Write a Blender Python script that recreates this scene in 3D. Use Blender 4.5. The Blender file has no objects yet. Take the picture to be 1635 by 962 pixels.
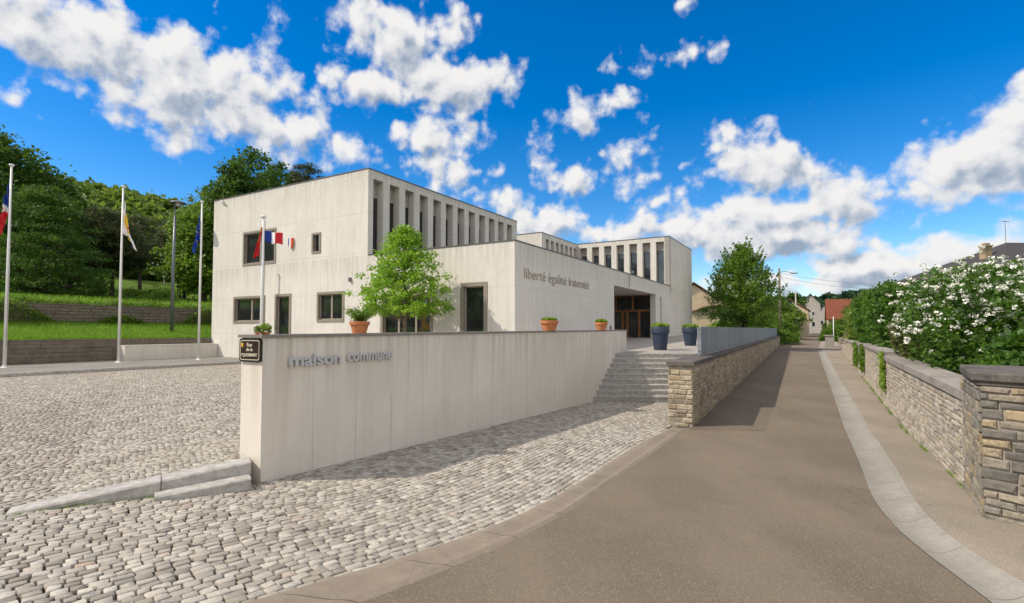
import bpy, bmesh, math, random
import numpy as np
from mathutils import Vector, Matrix
random.seed(7); RNG = np.random.default_rng(7)
R = math.radians
S = bpy.context.scene
COL = S.collection

# ------------------------------------------------------------------ camera
F = 846.4; CX = 817.5; CY = 495.5; TH = R(2.2); ZE = 2.2      # ZE eye height above the low ground
cam = bpy.data.cameras.new("camera"); co = bpy.data.objects.new("camera", cam); COL.objects.link(co)
co.location = (0, 0, ZE); co.rotation_euler = (R(90) + TH, 0, 0)
cam.sensor_width = 36; cam.lens = 36 * F / 1635; cam.shift_y = 14.5 / 1635
cam.clip_start = 0.05; cam.clip_end = 4000
S.camera = co
# ------------------------------------------------------------------ light
SUN_EL = 45.0; SUN_DIR = Vector((-1, -0.20, math.tan(R(SUN_EL)) * 1.02)).normalized()
sl = bpy.data.lights.new("sun", 'SUN'); so = bpy.data.objects.new("sun", sl); COL.objects.link(so)
sl.energy = 3.5; sl.angle = R(0.55); sl.color = (1.0, 0.91, 0.78)
so.rotation_euler = SUN_DIR.to_track_quat('Z', 'Y').to_euler(); so.location = (-20, 0, 30)
S.view_settings.view_transform = 'Standard'; S.view_settings.look = 'None'
S.view_settings.exposure = 0.17; S.view_settings.gamma = 1; S.view_settings.use_curve_mapping = False
W = bpy.data.worlds.new("World"); S.world = W; W.use_nodes = True

def azel(px, py):
    x = (px - CX) / F; t = (CY - py) / F
    y = math.cos(TH) - t * math.sin(TH); z = math.sin(TH) + t * math.cos(TH)
    return math.atan2(x, y), math.atan2(z, math.hypot(x, y))

def build_world():
    nt = W.node_tree; nt.nodes.clear(); N = nt.nodes.new; L = nt.links.new
    def node(t, **k):
        n = N(t)
        for a, b in k.items(): setattr(n, a, b)
        return n
    def math_(op, a, b=None, c=None, clamp=False):
        n = N('ShaderNodeMath'); n.operation = op; n.use_clamp = clamp
        for i, v in enumerate((a, b, c)):
            if v is None: continue
            if isinstance(v, (int, float)): n.inputs[i].default_value = v
            else: L(v, n.inputs[i])
        return n.outputs[0]
    sky = node('ShaderNodeTexSky', sky_type='NISHITA'); sky.sun_disc = False
    sky.sun_elevation = R(SUN_EL); sky.sun_rotation = R(258.7); sky.altitude = 300
    sky.air_density = 1.0; sky.dust_density = 0.25; sky.ozone_density = 2.5
    hs = N('ShaderNodeHueSaturation'); hs.inputs['Saturation'].default_value = 1.50; hs.inputs['Value'].default_value = 1.08; hs.inputs['Hue'].default_value=0.506
    L(sky.outputs[0], hs.inputs['Color'])
    tc = N('ShaderNodeTexCoord'); sep = N('ShaderNodeSeparateXYZ'); L(tc.outputs['Generated'], sep.inputs[0])
    az = math_('ARCTAN2', sep.outputs[0], sep.outputs[1]); el = math_('ARCSINE', sep.outputs[2])
    cmb = N('ShaderNodeCombineXYZ'); L(az, cmb.inputs[0]); L(el, cmb.inputs[1])
    P = cmb.outputs[0]
    # warp of the direction so that outlines billow
    wn = node('ShaderNodeTexNoise'); wn.inputs['Scale'].default_value = 9; wn.inputs['Detail'].default_value = 3
    L(P, wn.inputs['Vector'])
    ws = node('ShaderNodeVectorMath', operation='SUBTRACT'); L(wn.outputs['Color'], ws.inputs[0]); ws.inputs[1].default_value = (.5, .5, .5)
    wm = node('ShaderNodeVectorMath', operation='MULTIPLY'); L(ws.outputs[0], wm.inputs[0]); wm.inputs[1].default_value = (.07, .055, 0)
    wa = node('ShaderNodeVectorMath', operation='ADD'); L(P, wa.inputs[0]); L(wm.outputs[0], wa.inputs[1])
    PW = wa.outputs[0]
    blobs = [(100,55,190,72),(380,160,120,82),(250,125,150,82),(1600,245,165,90),(1500,268,70,46),(1205,268,105,62),(1250,330,140,52),(1350,452,320,24),(40,30,160,62),(170,62,130,72),(260,118,112,62),(345,128,95,78),(400,165,80,68),(480,215,82,36),(560,240,60,26),(18,165,46,26),
      (480,32,22,13),
      (640,60,85,66),(600,140,95,34),(725,135,90,46),(705,45,46,42),(785,140,38,28),(545,150,32,18),(585,60,44,42),(680,110,80,40),
      (700,220,72,38),(735,275,56,36),(690,255,50,30),
      (930,175,44,34),(985,160,38,16),(1078,88,52,18),(1010,106,42,10),(1095,5,16,10),
      (868,245,30,20),(930,290,66,30),(992,240,42,26),(1041,270,20,16),
      (820,332,64,28),(880,352,80,32),(970,372,110,26),(1060,368,90,30),(1130,372,90,46),(1098,266,24,15),(1058,322,32,20),
      (1160,235,38,32),(1240,245,46,38),(1262,275,56,42),(1215,300,72,34),(1350,332,95,36),(1405,345,66,28),(1250,372,190,46),(1320,395,150,26),(1180,350,70,34),
      (1605,205,95,62),(1540,240,85,55),(1560,292,140,50),(1470,300,80,30),(1620,330,110,40),(1385,292,25,18),(1640,260,90,80),(1615,355,60,26),
      (1400,428,190,32),(1530,398,80,40),(1620,380,60,30),(1300,425,60,30),(1200,402,120,26),(1450,440,200,16),
      # clouds elsewhere in the sky, outside the photograph
      (2300,200,260,120),(2600,420,380,60),(-700,150,300,110),(-500,380,260,50),(-350,60,160,80)]
    def field(vec):
        cur = None
        for (bx, by, rx, ry) in blobs:
            if -50 < bx < 1700:
                a0, e0 = azel(bx, by); a1, e1 = azel(bx + rx, by); a2, e2 = azel(bx, by - ry)
                ra, re = abs(a1 - a0), abs(e2 - e0)
            else:
                a0, e0 = (bx - CX) / F, (528 - by) / F; ra, re = rx / F, ry / F
            m = node('ShaderNodeVectorMath', operation='MULTIPLY_ADD'); L(vec, m.inputs[0])
            ra *= 1.16; re *= 1.16
            m.inputs[1].default_value = (1 / ra, 1 / re, 0); m.inputs[2].default_value = (-a0 / ra, -e0 / re, 0)
            ln = node('ShaderNodeVectorMath', operation='LENGTH'); L(m.outputs[0], ln.inputs[0])
            sc_ = min(1.0, max(.30, math.sqrt(ra * re) / .075)); d = math_('MULTIPLY_ADD', ln.outputs['Value'], -sc_, sc_)
            if cur is None: cur = d
            else: cur = math_('SMOOTH_MAX', cur, d, 0.25)
        return cur
    def fbm(vec, sc, det, ro):
        n = node('ShaderNodeTexNoise'); n.inputs['Scale'].default_value = sc; n.inputs['Detail'].default_value = det; n.inputs['Roughness'].default_value = ro
        L(vec, n.inputs['Vector']); return n.outputs['Fac']
    def dens(vecw, vec):
        f = field(vecw)
        a = fbm(vec, 15, 10, .62)
        a2 = math_('MULTIPLY_ADD', a, 2.1, -1.02)
        # rounded puffs
        vo = node('ShaderNodeTexVoronoi'); vo.inputs['Scale'].default_value = 21; vo.feature = 'SMOOTH_F1'; vo.inputs['Smoothness'].default_value=.6
        L(vecw, vo.inputs['Vector'])
        v2 = node('ShaderNodeTexVoronoi'); v2.inputs['Scale'].default_value = 52; v2.feature = 'SMOOTH_F1'; v2.inputs['Smoothness'].default_value = .5; L(vecw, v2.inputs['Vector'])
        pf = math_('MULTIPLY_ADD', vo.outputs['Distance'], -0.80, 0.33); pf = math_('ADD', pf, math_('MULTIPLY_ADD', v2.outputs['Distance'], -0.42, 0.16))
        return math_('ADD', math_('ADD', f, a2), pf)
    d1 = dens(PW, P)
    off = node('ShaderNodeVectorMath', operation='ADD'); L(PW, off.inputs[0]); off.inputs[1].default_value = (-.012, .022, 0)
    off2 = node('ShaderNodeVectorMath', operation='ADD'); L(P, off2.inputs[0]); off2.inputs[1].default_value = (-.012, .022, 0)
    d2 = dens(off.outputs[0], off2.outputs[0])
    mr = node('ShaderNodeMapRange', interpolation_type='SMOOTHSTEP'); L(d1, mr.inputs['Value'])
    mr.inputs['From Min'].default_value = -0.10; mr.inputs['From Max'].default_value = 0.50
    # added unseen cloud overhead and behind the camera, bright and warm for fill light
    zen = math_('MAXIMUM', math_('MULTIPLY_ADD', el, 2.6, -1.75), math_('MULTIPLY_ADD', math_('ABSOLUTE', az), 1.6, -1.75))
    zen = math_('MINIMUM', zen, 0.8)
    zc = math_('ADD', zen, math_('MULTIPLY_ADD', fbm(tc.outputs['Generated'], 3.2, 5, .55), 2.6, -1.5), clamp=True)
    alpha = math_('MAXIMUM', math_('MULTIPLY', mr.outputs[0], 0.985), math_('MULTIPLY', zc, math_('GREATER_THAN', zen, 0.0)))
    diff = math_('SUBTRACT', d1, d2)
    lit0 = math_('MULTIPLY_ADD', diff, .62, 0.76)
    thick = math_('MULTIPLY', math_('MAXIMUM', math_('SUBTRACT', d2, .22), 0.0), 0.46)
    lit = math_('SUBTRACT', lit0, thick, clamp=True)
    cr = N('ShaderNodeValToRGB'); L(lit, cr.inputs[0])
    e = cr.color_ramp.elements; e[0].position = 0.0; e[0].color = (.34, .42, .54, 1); e[1].position = 1.0; e[1].color = (.98, .965, .95, 1)
    m = e.new(.30); m.color = (.50, .56, .66, 1); m2 = e.new(.62); m2.color = (.80, .81, .84, 1)
    sc = node('ShaderNodeVectorMath', operation='SCALE'); L(cr.outputs[0], sc.inputs[0]); sc.inputs['Scale'].default_value = 5.9
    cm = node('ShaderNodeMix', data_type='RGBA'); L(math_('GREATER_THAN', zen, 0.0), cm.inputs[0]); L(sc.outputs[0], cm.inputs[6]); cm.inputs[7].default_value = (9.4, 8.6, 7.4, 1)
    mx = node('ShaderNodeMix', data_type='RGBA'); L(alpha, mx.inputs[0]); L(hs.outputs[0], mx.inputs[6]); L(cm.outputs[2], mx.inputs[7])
    # clouds fade into the horizon air
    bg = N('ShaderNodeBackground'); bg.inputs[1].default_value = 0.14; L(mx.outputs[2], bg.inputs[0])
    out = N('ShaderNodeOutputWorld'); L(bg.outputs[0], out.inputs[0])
    W.cycles.sampling_method = 'MANUAL'; W.cycles.sample_map_resolution = 512
build_world()

# ------------------------------------------------------------------ measuring helpers (photo point + real depth -> metres)
def kk(py):
    t = (CY - py) / F
    return (math.sin(TH) + t * math.cos(TH)) / (math.cos(TH) - t * math.sin(TH))
def H(py, D): return D * kk(py)                    # height above the eye
def XX(px, D, h=0.0): return (px - CX) / F * (D * math.cos(TH) + h * math.sin(TH))
def P3(px, py, D): h = H(py, D); return Vector((XX(px, D, h), D, ZE + h))
def gfun(D):
    a = .0322 * D; b = .44 - .0167 * (D - 13.7)
    return min(a, b)
def eA(x, y): return 2.06 + .014 * (x - .55 * y) + .0322 * y
def eroad(x, y):
    u = max(-12, min(12, x - .55 * y))
    return 2.06 + .014 * u + gfun(y)
def onground(px, py, ef=eroad):
    D = 8.0; k = -kk(py)
    for i in range(60):
        h = -k * D
        D = .5 * D + .5 * ef(XX(px, D, h), D) / k
    return XX(px, D, -k * D), D
def sstep(a, b, x):
    t = max(0., min(1., (x - a) / (b - a))); return t * t * (3 - 2 * t)

# ------------------------------------------------------------------ materials
MATS = {}
class NT:
    def __init__(s, name):
        s.m = bpy.data.materials.new(name); s.m.use_nodes = True; s.t = s.m.node_tree; s.t.nodes.clear()
        s.out = s.n('ShaderNodeOutputMaterial'); s.b = s.n('ShaderNodeBsdfPrincipled'); s.l(s.b.outputs[0], s.out.inputs[0])
        MATS[name] = s.m
    def n(s, t, **k):
        x = s.t.nodes.new(t)
        for a, b in k.items(): setattr(x, a, b)
        return x
    def l(s, a, b): s.t.links.new(a, b)
    def obj(s, scale=(1, 1, 1), which='Object'):
        tc = s.n('ShaderNodeTexCoord'); mp = s.n('ShaderNodeMapping'); mp.inputs['Scale'].default_value = scale
        s.l(tc.outputs[which], mp.inputs[0]); return mp.outputs[0]
    def noise(s, vec, scale, det=4, ro=.55):
        x = s.n('ShaderNodeTexNoise'); x.inputs['Scale'].default_value = scale; x.inputs['Detail'].default_value = det; x.inputs['Roughness'].default_value = ro
        s.l(vec, x.inputs['Vector']); return x.outputs['Fac']
    def ramp(s, fac, stops):
        r = s.n('ShaderNodeValToRGB'); s.l(fac, r.inputs[0]); e = r.color_ramp.elements
        while len(e) < len(stops): e.new(.5)
        for i, (p, c) in enumerate(stops):
            e[i].position = p; e[i].color = (c[0], c[1], c[2], 1) if not isinstance(c, (int, float)) else (c, c, c, 1)
        return r.outputs[0]
    def mix(s, fac, a, b, blend='MIX'):
        x = s.n('ShaderNodeMix', data_type='RGBA', blend_type=blend)
        for i, v in ((0, fac), (6, a), (7, b)):
            if isinstance(v, (int, float)): x.inputs[i].default_value = v
            elif isinstance(v, tuple): x.inputs[i].default_value = (*v, 1)
            else: s.l(v, x.inputs[i])
        return x.outputs[2]
    def math(s, op, a, b=None, c=None, clamp=False):
        x = s.n('ShaderNodeMath', operation=op, use_clamp=clamp)
        for i, v in enumerate((a, b, c)):
            if v is None: continue
            if isinstance(v, (int, float)): x.inputs[i].default_value = v
            else: s.l(v, x.inputs[i])
        return x.outputs[0]
    def attr(s, name='v'):
        x = s.n('ShaderNodeAttribute', attribute_name=name); return x.outputs['Fac']
    def bump(s, h, strength=.4, dist=.01):
        x = s.n('ShaderNodeBump'); x.inputs['Strength'].default_value = strength; x.inputs['Distance'].default_value = dist
        s.l(h, x.inputs['Height']); s.l(x.outputs[0], s.b.inputs['Normal'])
    def color(s, c):
        if isinstance(c, tuple): s.b.inputs['Base Color'].default_value = (*c, 1)
        else: s.l(c, s.b.inputs['Base Color'])
    def rough(s, r, spec=.4, metal=0):
        s.b.inputs['Roughness'].default_value = r; s.b.inputs['Specular IOR Level'].default_value = spec; s.b.inputs['Metallic'].default_value = metal

def plain(name, c, rough=.6, var=.15, scale=6, metal=0, spec=.4, bump=0.0):
    m = NT(name); v = m.obj(); n = m.noise(v, scale, 5)
    m.color(m.ramp(n, [(.25, tuple(x * (1 - var) for x in c)), (.75, tuple(min(1, x * (1 + var)) for x in c))]))
    m.rough(rough, spec, metal)
    if bump: m.bump(m.noise(v, scale * 12, 4), bump, .005)
    return m.m

def concrete(name, base, jx=2.4, jz=2.1, jstr=.4, holes=True, zoff=0.0, streak=.5, tops=()):
    m = NT(name); v = m.obj()
    big = m.noise(v, .55, 5, .6); med = m.noise(v, 3.2, 6, .65); fine = m.noise(v, 60, 3, .6)
    st = m.noise(m.obj((2.6, 2.6, .16)), 1.6, 5, .65)
    st2 = m.noise(m.obj((14, 14, .35)), 1.0, 4, .6)
    c = m.ramp(big, [(.3, tuple(x * .90 for x in base)), (.7, tuple(x * 1.07 for x in base))])
    c = m.mix(m.ramp(med, [(.35, 0.0), (.75, .28)]), c, tuple(x * q for x, q in zip(base, (.78, .76, .72))))
    c = m.mix(m.ramp(st, [(.48, 0.0), (.72, streak)]), c, tuple(x * q for x, q in zip(base, (.74, .70, .64))))
    c = m.mix(m.ramp(st2, [(.58, 0.0), (.85, .14)]), c, tuple(x * .70 for x in base))
    c = m.mix(m.ramp(fine, [(.3, .0), (.8, .16)]), c, tuple(x * 1.18 for x in base))
    sp = m.n('ShaderNodeSeparateXYZ'); m.l(v, sp.inputs[0])
    a = m.math('ADD', sp.outputs[0], sp.outputs[1])
    zz = m.math('ADD', sp.outputs[2], zoff)
    row = m.math('FLOOR', m.math('DIVIDE', zz, jz)) if jz else 0.0
    a2 = m.math('ADD', a, m.math('MULTIPLY', row, jx * .5)) if jz else a
    fx = m.math('ABSOLUTE', m.math('SUBTRACT', m.math('FRACT', m.math('DIVIDE', a2, jx)), .5))
    lx = m.math('GREATER_THAN', fx, .5 - .009 / jx)
    if jz:
        fz = m.math('ABSOLUTE', m.math('SUBTRACT', m.math('FRACT', m.math('DIVIDE', zz, jz)), .5))
        lz = m.math('GREATER_THAN', fz, .5 - .008 / jz)
        ln = m.math('MAXIMUM', lx, lz)
    else: ln = lx
    lm = m.math('MULTIPLY', ln, m.ramp(m.noise(v, 1.1, 4, .7), [(.35, .08), (.62, jstr)]))
    c = m.mix(lm, c, tuple(x * .38 for x in base))
    if holes:
        hx = m.math('ABSOLUTE', m.math('SUBTRACT', m.math('FRACT', m.math('DIVIDE', a, 1.2)), .5))
        hz = m.math('ABSOLUTE', m.math('SUBTRACT', m.math('FRACT', m.math('DIVIDE', zz, 1.05)), .5))
        hd = m.math('ADD', m.math('POWER', m.math('MULTIPLY', hx, 1.2), 2.0), m.math('POWER', m.math('MULTIPLY', hz, 1.05), 2.0))
        hm = m.math('MULTIPLY', m.math('LESS_THAN', hd, .00055), .55)
        c = m.mix(hm, c, tuple(x * .35 for x in base))
    for tp_ in tops:
        ds = m.math('SUBTRACT', tp_, sp.outputs[2]); near = m.math('MULTIPLY', m.math('GREATER_THAN', ds, 0.0), m.math('SUBTRACT', 1.0, m.math('DIVIDE', ds, 1.3), clamp=True))
        c = m.mix(m.math('MULTIPLY', near, m.ramp(m.noise(m.obj((5, 5, .22)), 1.4, 4, .65), [(.42, 0.), (.66, .55)])), c, tuple(x * q for x, q in zip(base, (.52, .50, .46))))
    m.color(c); m.rough(.8, .25)
    hgt = m.math('SUBTRACT', m.math('ADD', m.math('MULTIPLY', med, .6), m.math('MULTIPLY', fine, .25)), m.math('MULTIPLY', ln, .6))
    m.bump(hgt, .35, .01)
    return m.m

concrete('concrete_building', (.69, .658, .60), 2.4, 2.05, .75, tops=(6.0, 10.4))
concrete('concrete_wall', (.73, .675, .585), .92, 0, .5, holes=False, streak=.38, tops=(2.12,))
concrete('concrete_letters', (.40, .36, .31), 50, 0, 0, holes=False)
plain('coping_dark', (.22, .20, .18), .6, .3, 5, bump=.3)
plain('zinc', (.13, .12, .11), .45, .2, 3, metal=.4)
plain('frame_taupe', (.27, .235, .19), .5, .12, 4)
plain('frame_inner', (.33, .29, .235), .5, .1, 4)
plain('blind_panel', (.35, .32, .28), .7, .1, 3)
plain('wood_door', (.28, .13, .055), .5, .35, 7)
plain('metal_letters', (.50, .50, .505), .5, .1, 9, metal=0)
plain('white_paint', (.80, .79, .76), .35, .05, 2)
plain('grey_metal', (.17, .18, .20), .4, .15, 5, metal=.5)
plain('lamp_glass', (.55, .55, .52), .25, .05, 3)
plain('terracotta', (.52, .19, .075), .7, .16, 9, bump=.25)
plain('pot_blue', (.030, .043, .075), .45, .15, 6)
plain('soil', (.06, .04, .028), .95, .4, 20, bump=.5)
plain('bark', (.17, .13, .095), .9, .35, 12, bump=.6)
plain('bark_dark', (.075, .055, .042), .95, .35, 9, bump=.6)
plain('sign_brown', (.028, .012, .009), .3, .2, 6)
plain('sign_black', (.012, .010, .010), .3, .2, 6)
plain('sign_cream', (.62, .57, .44), .4, .08, 6)
plain('crest_yellow', (.75, .50, .03), .5, .1, 9)
plain('flag_blue', (.012, .045, .30), .7, .12, 5)
plain('flag_white', (.78, .77, .78), .7, .05, 5)
plain('flag_red', (.66, .018, .03), .7, .12, 5)
plain('flag_yellow', (.80, .55, .02), .7, .1, 5)
plain('flag_orange', (.65, .12, .04), .7, .1, 5)
plain('flag_eu', (.01, .06, .42), .7, .12, 5)
plain('wood_pole', (.19, .15, .11), .9, .35, 7, bump=.5)
plain('pole_concrete', (.42, .40, .36), .85, .2, 6, bump=.3)
plain('wire', (.03, .03, .03), .6, .1, 3)
plain('white_granite', (.40, .38, .35), .75, .35, 9, bump=.5)
plain('stucco_beige', (.62, .50, .33), .9, .12, 2, bump=.3)
plain('stucco_white', (.74, .71, .65), .9, .1, 2, bump=.2)
plain('stucco_grey', (.40, .37, .33), .9, .2, 2, bump=.2)
plain('slate', (.060, .052, .048), .7, .35, 8, bump=.6)
plain('flower_white', (.80, .80, .70), .7, .12, 30)
plain('black_plastic', (.02, .02, .02), .4, .1, 5)
plain('carpaint_orange', (.75, .22, .03), .3, .1, 5)

def tiles(name, a, b):
    m = NT(name); v = m.obj(); br = m.n('ShaderNodeTexBrick'); m.l(v, br.inputs['Vector'])
    br.inputs['Scale'].default_value = 3.2; br.inputs['Color1'].default_value = (*a, 1); br.inputs['Color2'].default_value = (*b, 1)
    br.inputs['Mortar'].default_value = (a[0] * .3, a[1] * .3, a[2] * .3, 1); br.inputs['Mortar Size'].default_value = .03
    c = m.mix(m.ramp(m.noise(v, 3, 5), [(.4, 0.), (.75, .5)]), br.outputs[0], tuple(x * .45 for x in a)); m.color(c); m.rough(.85, .2)
    m.bump(br.outputs['Fac'], .6, -.03)
    return m.m
tiles('roof_tile_brown', (.16, .085, .055), (.22, .12, .08)); tiles('roof_tile_red', (.27, .085, .05), (.34, .12, .07))

def glass(name, c=(.012, .014, .015), tint=(.10, .055, .02)):
    m = NT(name); v = m.obj(); n = m.noise(v, .9, 2)
    m.color(m.ramp(n, [(.45, c), (.62, tuple(x * 2.2 for x in c)), (.72, tint)])); m.rough(.03, .9); m.b.inputs['IOR'].default_value = 1.5
    return m.m
glass('glass_dark'); glass('glass_sky', (.03, .035, .04), (.05, .06, .05))

def leafmat(name, dark, mid, light, trans=.35):
    m = NT(name); a = m.attr('v'); v = m.obj(); n = m.noise(v, .8, 3)
    f = m.math('ADD', m.math('MULTIPLY', a, .75), m.math('MULTIPLY_ADD', n, .7, -.22), clamp=True)
    c = m.ramp(f, [(.05, dark), (.5, mid), (.95, light)]); m.color(c); m.rough(.5, .3)
    tr = m.n('ShaderNodeBsdfTranslucent'); m.l(m.mix(.5, c, tuple(x * 1.5 for x in light)), tr.inputs[0])
    ms = m.n('ShaderNodeMixShader'); ms.inputs[0].default_value = trans
    m.l(m.b.outputs[0], ms.inputs[1]); m.l(tr.outputs[0], ms.inputs[2]); m.l(ms.outputs[0], m.out.inputs[0])
    return m.m
leafmat('leaf_lime', (.09, .19, .012), (.19, .36, .025), (.34, .52, .05), .42)
leafmat('leaf_dark', (.018, .044, .008), (.050, .115, .014), (.12, .22, .026), .36)
leafmat('leaf_mid', (.040, .088, .012), (.11, .205, .020), (.21, .33, .04), .40)
leafmat('leaf_wood', (.040, .075, .012), (.12, .19, .024), (.22, .31, .045), .42)
leafmat('leaf_pine', (.030, .048, .016), (.066, .090, .028), (.13, .145, .052), .25)
leafmat('leaf_bush', (.020, .055, .009), (.065, .145, .016), (.15, .27, .03), .35)
leafmat('leaf_far', (.012, .036, .018), (.024, .062, .026), (.05, .10, .035), .2)
leafmat('leaf_pot', (.08, .15, .015), (.20, .32, .03), (.38, .50, .06), .35)
leafmat('leaf_yellow', (.20, .24, .01), (.35, .40, .02), (.50, .50, .03), .3)
leafmat('leaf_olive', (.04, .06, .012), (.10, .13, .03), (.19, .16, .05), .25)
leafmat('grass_blade', (.07, .16, .010), (.15, .30, .018), (.28, .46, .05), .4)

m = NT('grass_ground'); v = m.obj(); n1 = m.noise(v, .25, 5, .65); n2 = m.noise(v, 5, 5, .7)
c = m.ramp(n1, [(.3, (.05, .105, .014)), (.7, (.12, .20, .028))]); c = m.mix(m.ramp(n2, [(.35, 0.), (.8, .6)]), c, (.15, .17, .045)); m.color(c); m.rough(.95, .1); m.bump(n2, .8, .08)
m = NT('forest_floor'); v = m.obj(); m.color(m.ramp(m.noise(v, .2, 5), [(.3, (.015, .028, .008)), (.7, (.04, .055, .016))])); m.rough(1, .1)
m = NT('far_fields'); v = m.obj(); m.color(m.ramp(m.noise(v, .02, 5), [(.35, (.022, .04, .014)), (.65, (.05, .07, .025))])); m.rough(1, .1)

def worn(name, c):
    m = NT(name); v = m.obj(); a = m.noise(v, 1.2, 6, .65); b = m.noise(v, 9, 6, .7); f = m.noise(v, 80, 4, .7)
    k = m.ramp(a, [(.3, tuple(x * .78 for x in c)), (.7, tuple(x * 1.12 for x in c))]); k = m.mix(m.ramp(b, [(.42, 0.), (.72, .5)]), k, tuple(x * .62 for x in c)); k = m.mix(m.ramp(f, [(.4, .45), (.6, 0.)]), k, tuple(x * .6 for x in c))
    vo = m.n('ShaderNodeTexVoronoi', feature='DISTANCE_TO_EDGE'); vo.inputs['Scale'].default_value = 1.1; m.l(v, vo.inputs['Vector']); k = m.mix(m.math('MULTIPLY', m.math('LESS_THAN', vo.outputs['Distance'], .004), .22), k, tuple(x * .4 for x in c))
    m.color(k); m.rough(.88, .2); m.bump(m.math('ADD', b, f), .5, .006)
def asphalt(name, c):
    m = NT(name); v = m.obj(); big = m.noise(v, .35, 5, .6); med = m.noise(v, 2.2, 6, .6)
    vo = m.n('ShaderNodeTexVoronoi'); vo.inputs['Scale'].default_value = 110; m.l(v, vo.inputs['Vector'])
    sp = m.n('ShaderNodeSeparateColor'); m.l(vo.outputs['Color'], sp.inputs[0])
    k = m.ramp(big, [(.3, tuple(x * .86 for x in c)), (.7, tuple(x * 1.12 for x in c))])
    k = m.mix(m.ramp(med, [(.4, 0.), (.75, .35)]), k, tuple(x * .74 for x in c))
    k = m.mix(m.ramp(sp.outputs[0], [(.0, .45), (.35, 0.)]), k, tuple(x * .42 for x in c))
    k = m.mix(m.ramp(sp.outputs[1], [(.82, 0.), (.98, .5)]), k, tuple(min(1, x * 2.3) for x in c))
    f = m.noise(v, 130, 3, .7)
    k = m.mix(m.ramp(f, [(.35, .35), (.6, 0.)]), k, tuple(x * .5 for x in c))
    bl = m.noise(m.obj((1.0, .35, 1.0)), .9, 3, .5); k = m.mix(m.ramp(bl, [(.42, .0), (.62, .22)]), k, tuple(min(1, x * 1.5) for x in c)); st_ = m.noise(v, .75, 3, .4); k = m.mix(m.ramp(st_, [(.66, 0.), (.72, .30)]), k, tuple(x * .6 for x in c))
    wv = m.n('ShaderNodeVectorMath', operation='ADD'); m.l(v, wv.inputs[0]); nz = m.n('ShaderNodeTexNoise'); nz.inputs['Scale'].default_value = 2.5; nz.inputs['Detail'].default_value = 4; m.l(v, nz.inputs['Vector']); m.l(nz.outputs['Color'], wv.inputs[1])
    cr_ = m.n('ShaderNodeTexVoronoi', feature='DISTANCE_TO_EDGE'); cr_.inputs['Scale'].default_value = .42; m.l(wv.outputs[0], cr_.inputs['Vector']); ck = m.math('MULTIPLY', m.math('LESS_THAN', cr_.outputs['Distance'], .0022), m.ramp(m.noise(v, .3, 2), [(.48, 0.), (.56, .7)])); k = m.mix(ck, k, tuple(x * .35 for x in c))
    m.color(k); m.rough(.85, .3); m.bump(m.math('ADD', vo.outputs['Distance'], m.math('MULTIPLY', f, .5)), .7, .006)
    return m.m
asphalt('asphalt', (.190, .152, .109)); asphalt('asphalt_shaded', (.165, .131, .095)); asphalt('pavement', (.315, .265, .205))
worn('kerb_concrete', (.31, .255, .195)); worn('gutter_concrete', (.36, .335, .285)); asphalt('plaza_paving', (.36, .33, .29)); asphalt('sidewalk_left', (.25, .235, .21))

m = NT('cobble_stone'); v = m.obj(); a = m.attr('v')
c = m.ramp(a, [(0, (.26, .232, .19)), (.3, (.375, .342, .285)), (.7, (.455, .42, .355)), (.97, (.55, .515, .44)), (1., (.42, .32, .24))])
n = m.noise(v, 38, 5, .7); c = m.mix(m.ramp(n, [(.3, .55), (.6, 0.)]), c, (.17, .15, .13)); n3 = m.noise(v, .6, 5, .6)
c = m.mix(m.ramp(n3, [(.45, 0.), (.75, .3)]), c, (.28, .22, .17)); m.color(c); m.rough(.75, .35); m.bump(m.noise(v, 110, 4, .6), .35, .003)
m = NT('cobble_joint'); v = m.obj(); m.color(m.ramp(m.noise(v, 7, 6, .7), [(.35, (.028, .020, .014)), (.6, (.060, .045, .033)), (.75, (.05, .06, .02))])); m.rough(.95, .1); m.bump(m.noise(v, 120, 3), .6, .01)

def stonemat(name, cols, dirt, dirtamt=.5):
    m = NT(name); v = m.obj(); a = m.attr('v'); n = m.noise(v, 16, 6, .7); big = m.noise(v, 1.3, 5, .6); nf = m.noise(v, 70, 4, .65)
    c = m.ramp(a, [(i / (len(cols) - 1), q) for i, q in enumerate(cols)])
    c = m.mix(m.ramp(n, [(.3, .6), (.55, 0.)]), c, dirt); c = m.mix(m.ramp(big, [(.5, 0.), (.68, dirtamt)]), c, dirt)
    c = m.mix(m.ramp(nf, [(.6, 0.), (.8, .3)]), c, (.6, .56, .48))
    m.color(c); m.rough(.88, .2); m.bump(m.math('ADD', n, m.math('MULTIPLY', nf, .4)), .9, .02); return m.m
stonemat('stone_ochre', [(.26, .22, .165), (.39, .325, .225), (.49, .41, .29), (.53, .465, .36), (.42, .31, .20), (.33, .295, .24)], (.12, .095, .07), .5)
stonemat('stone_pale', [(.30, .255, .20), (.46, .41, .335), (.54, .49, .41), (.50, .41, .29), (.34, .31, .27)], (.16, .14, .115), .35)
stonemat('stone_weathered', [(.16, .15, .135), (.32, .285, .225), (.44, .335, .20), (.25, .235, .205), (.41, .355, .265), (.28, .24, .185)], (.06, .055, .05), .75)
stonemat('stone_coping', [(.30, .27, .24), (.36, .33, .29)], (.12, .105, .095), .5)
stonemat('stone_coping_dark', [(.12, .105, .095), (.19, .17, .15)], (.04, .037, .034), .7)
stonemat('block_brown', [(.17, .145, .118), (.22, .19, .155), (.195, .168, .135)], (.09, .075, .06), .5)
plain('mortar', (.33, .29, .235), .95, .25, 8, bump=.5); plain('mortar_dark', (.10, .085, .068), .95, .3, 8)

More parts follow.
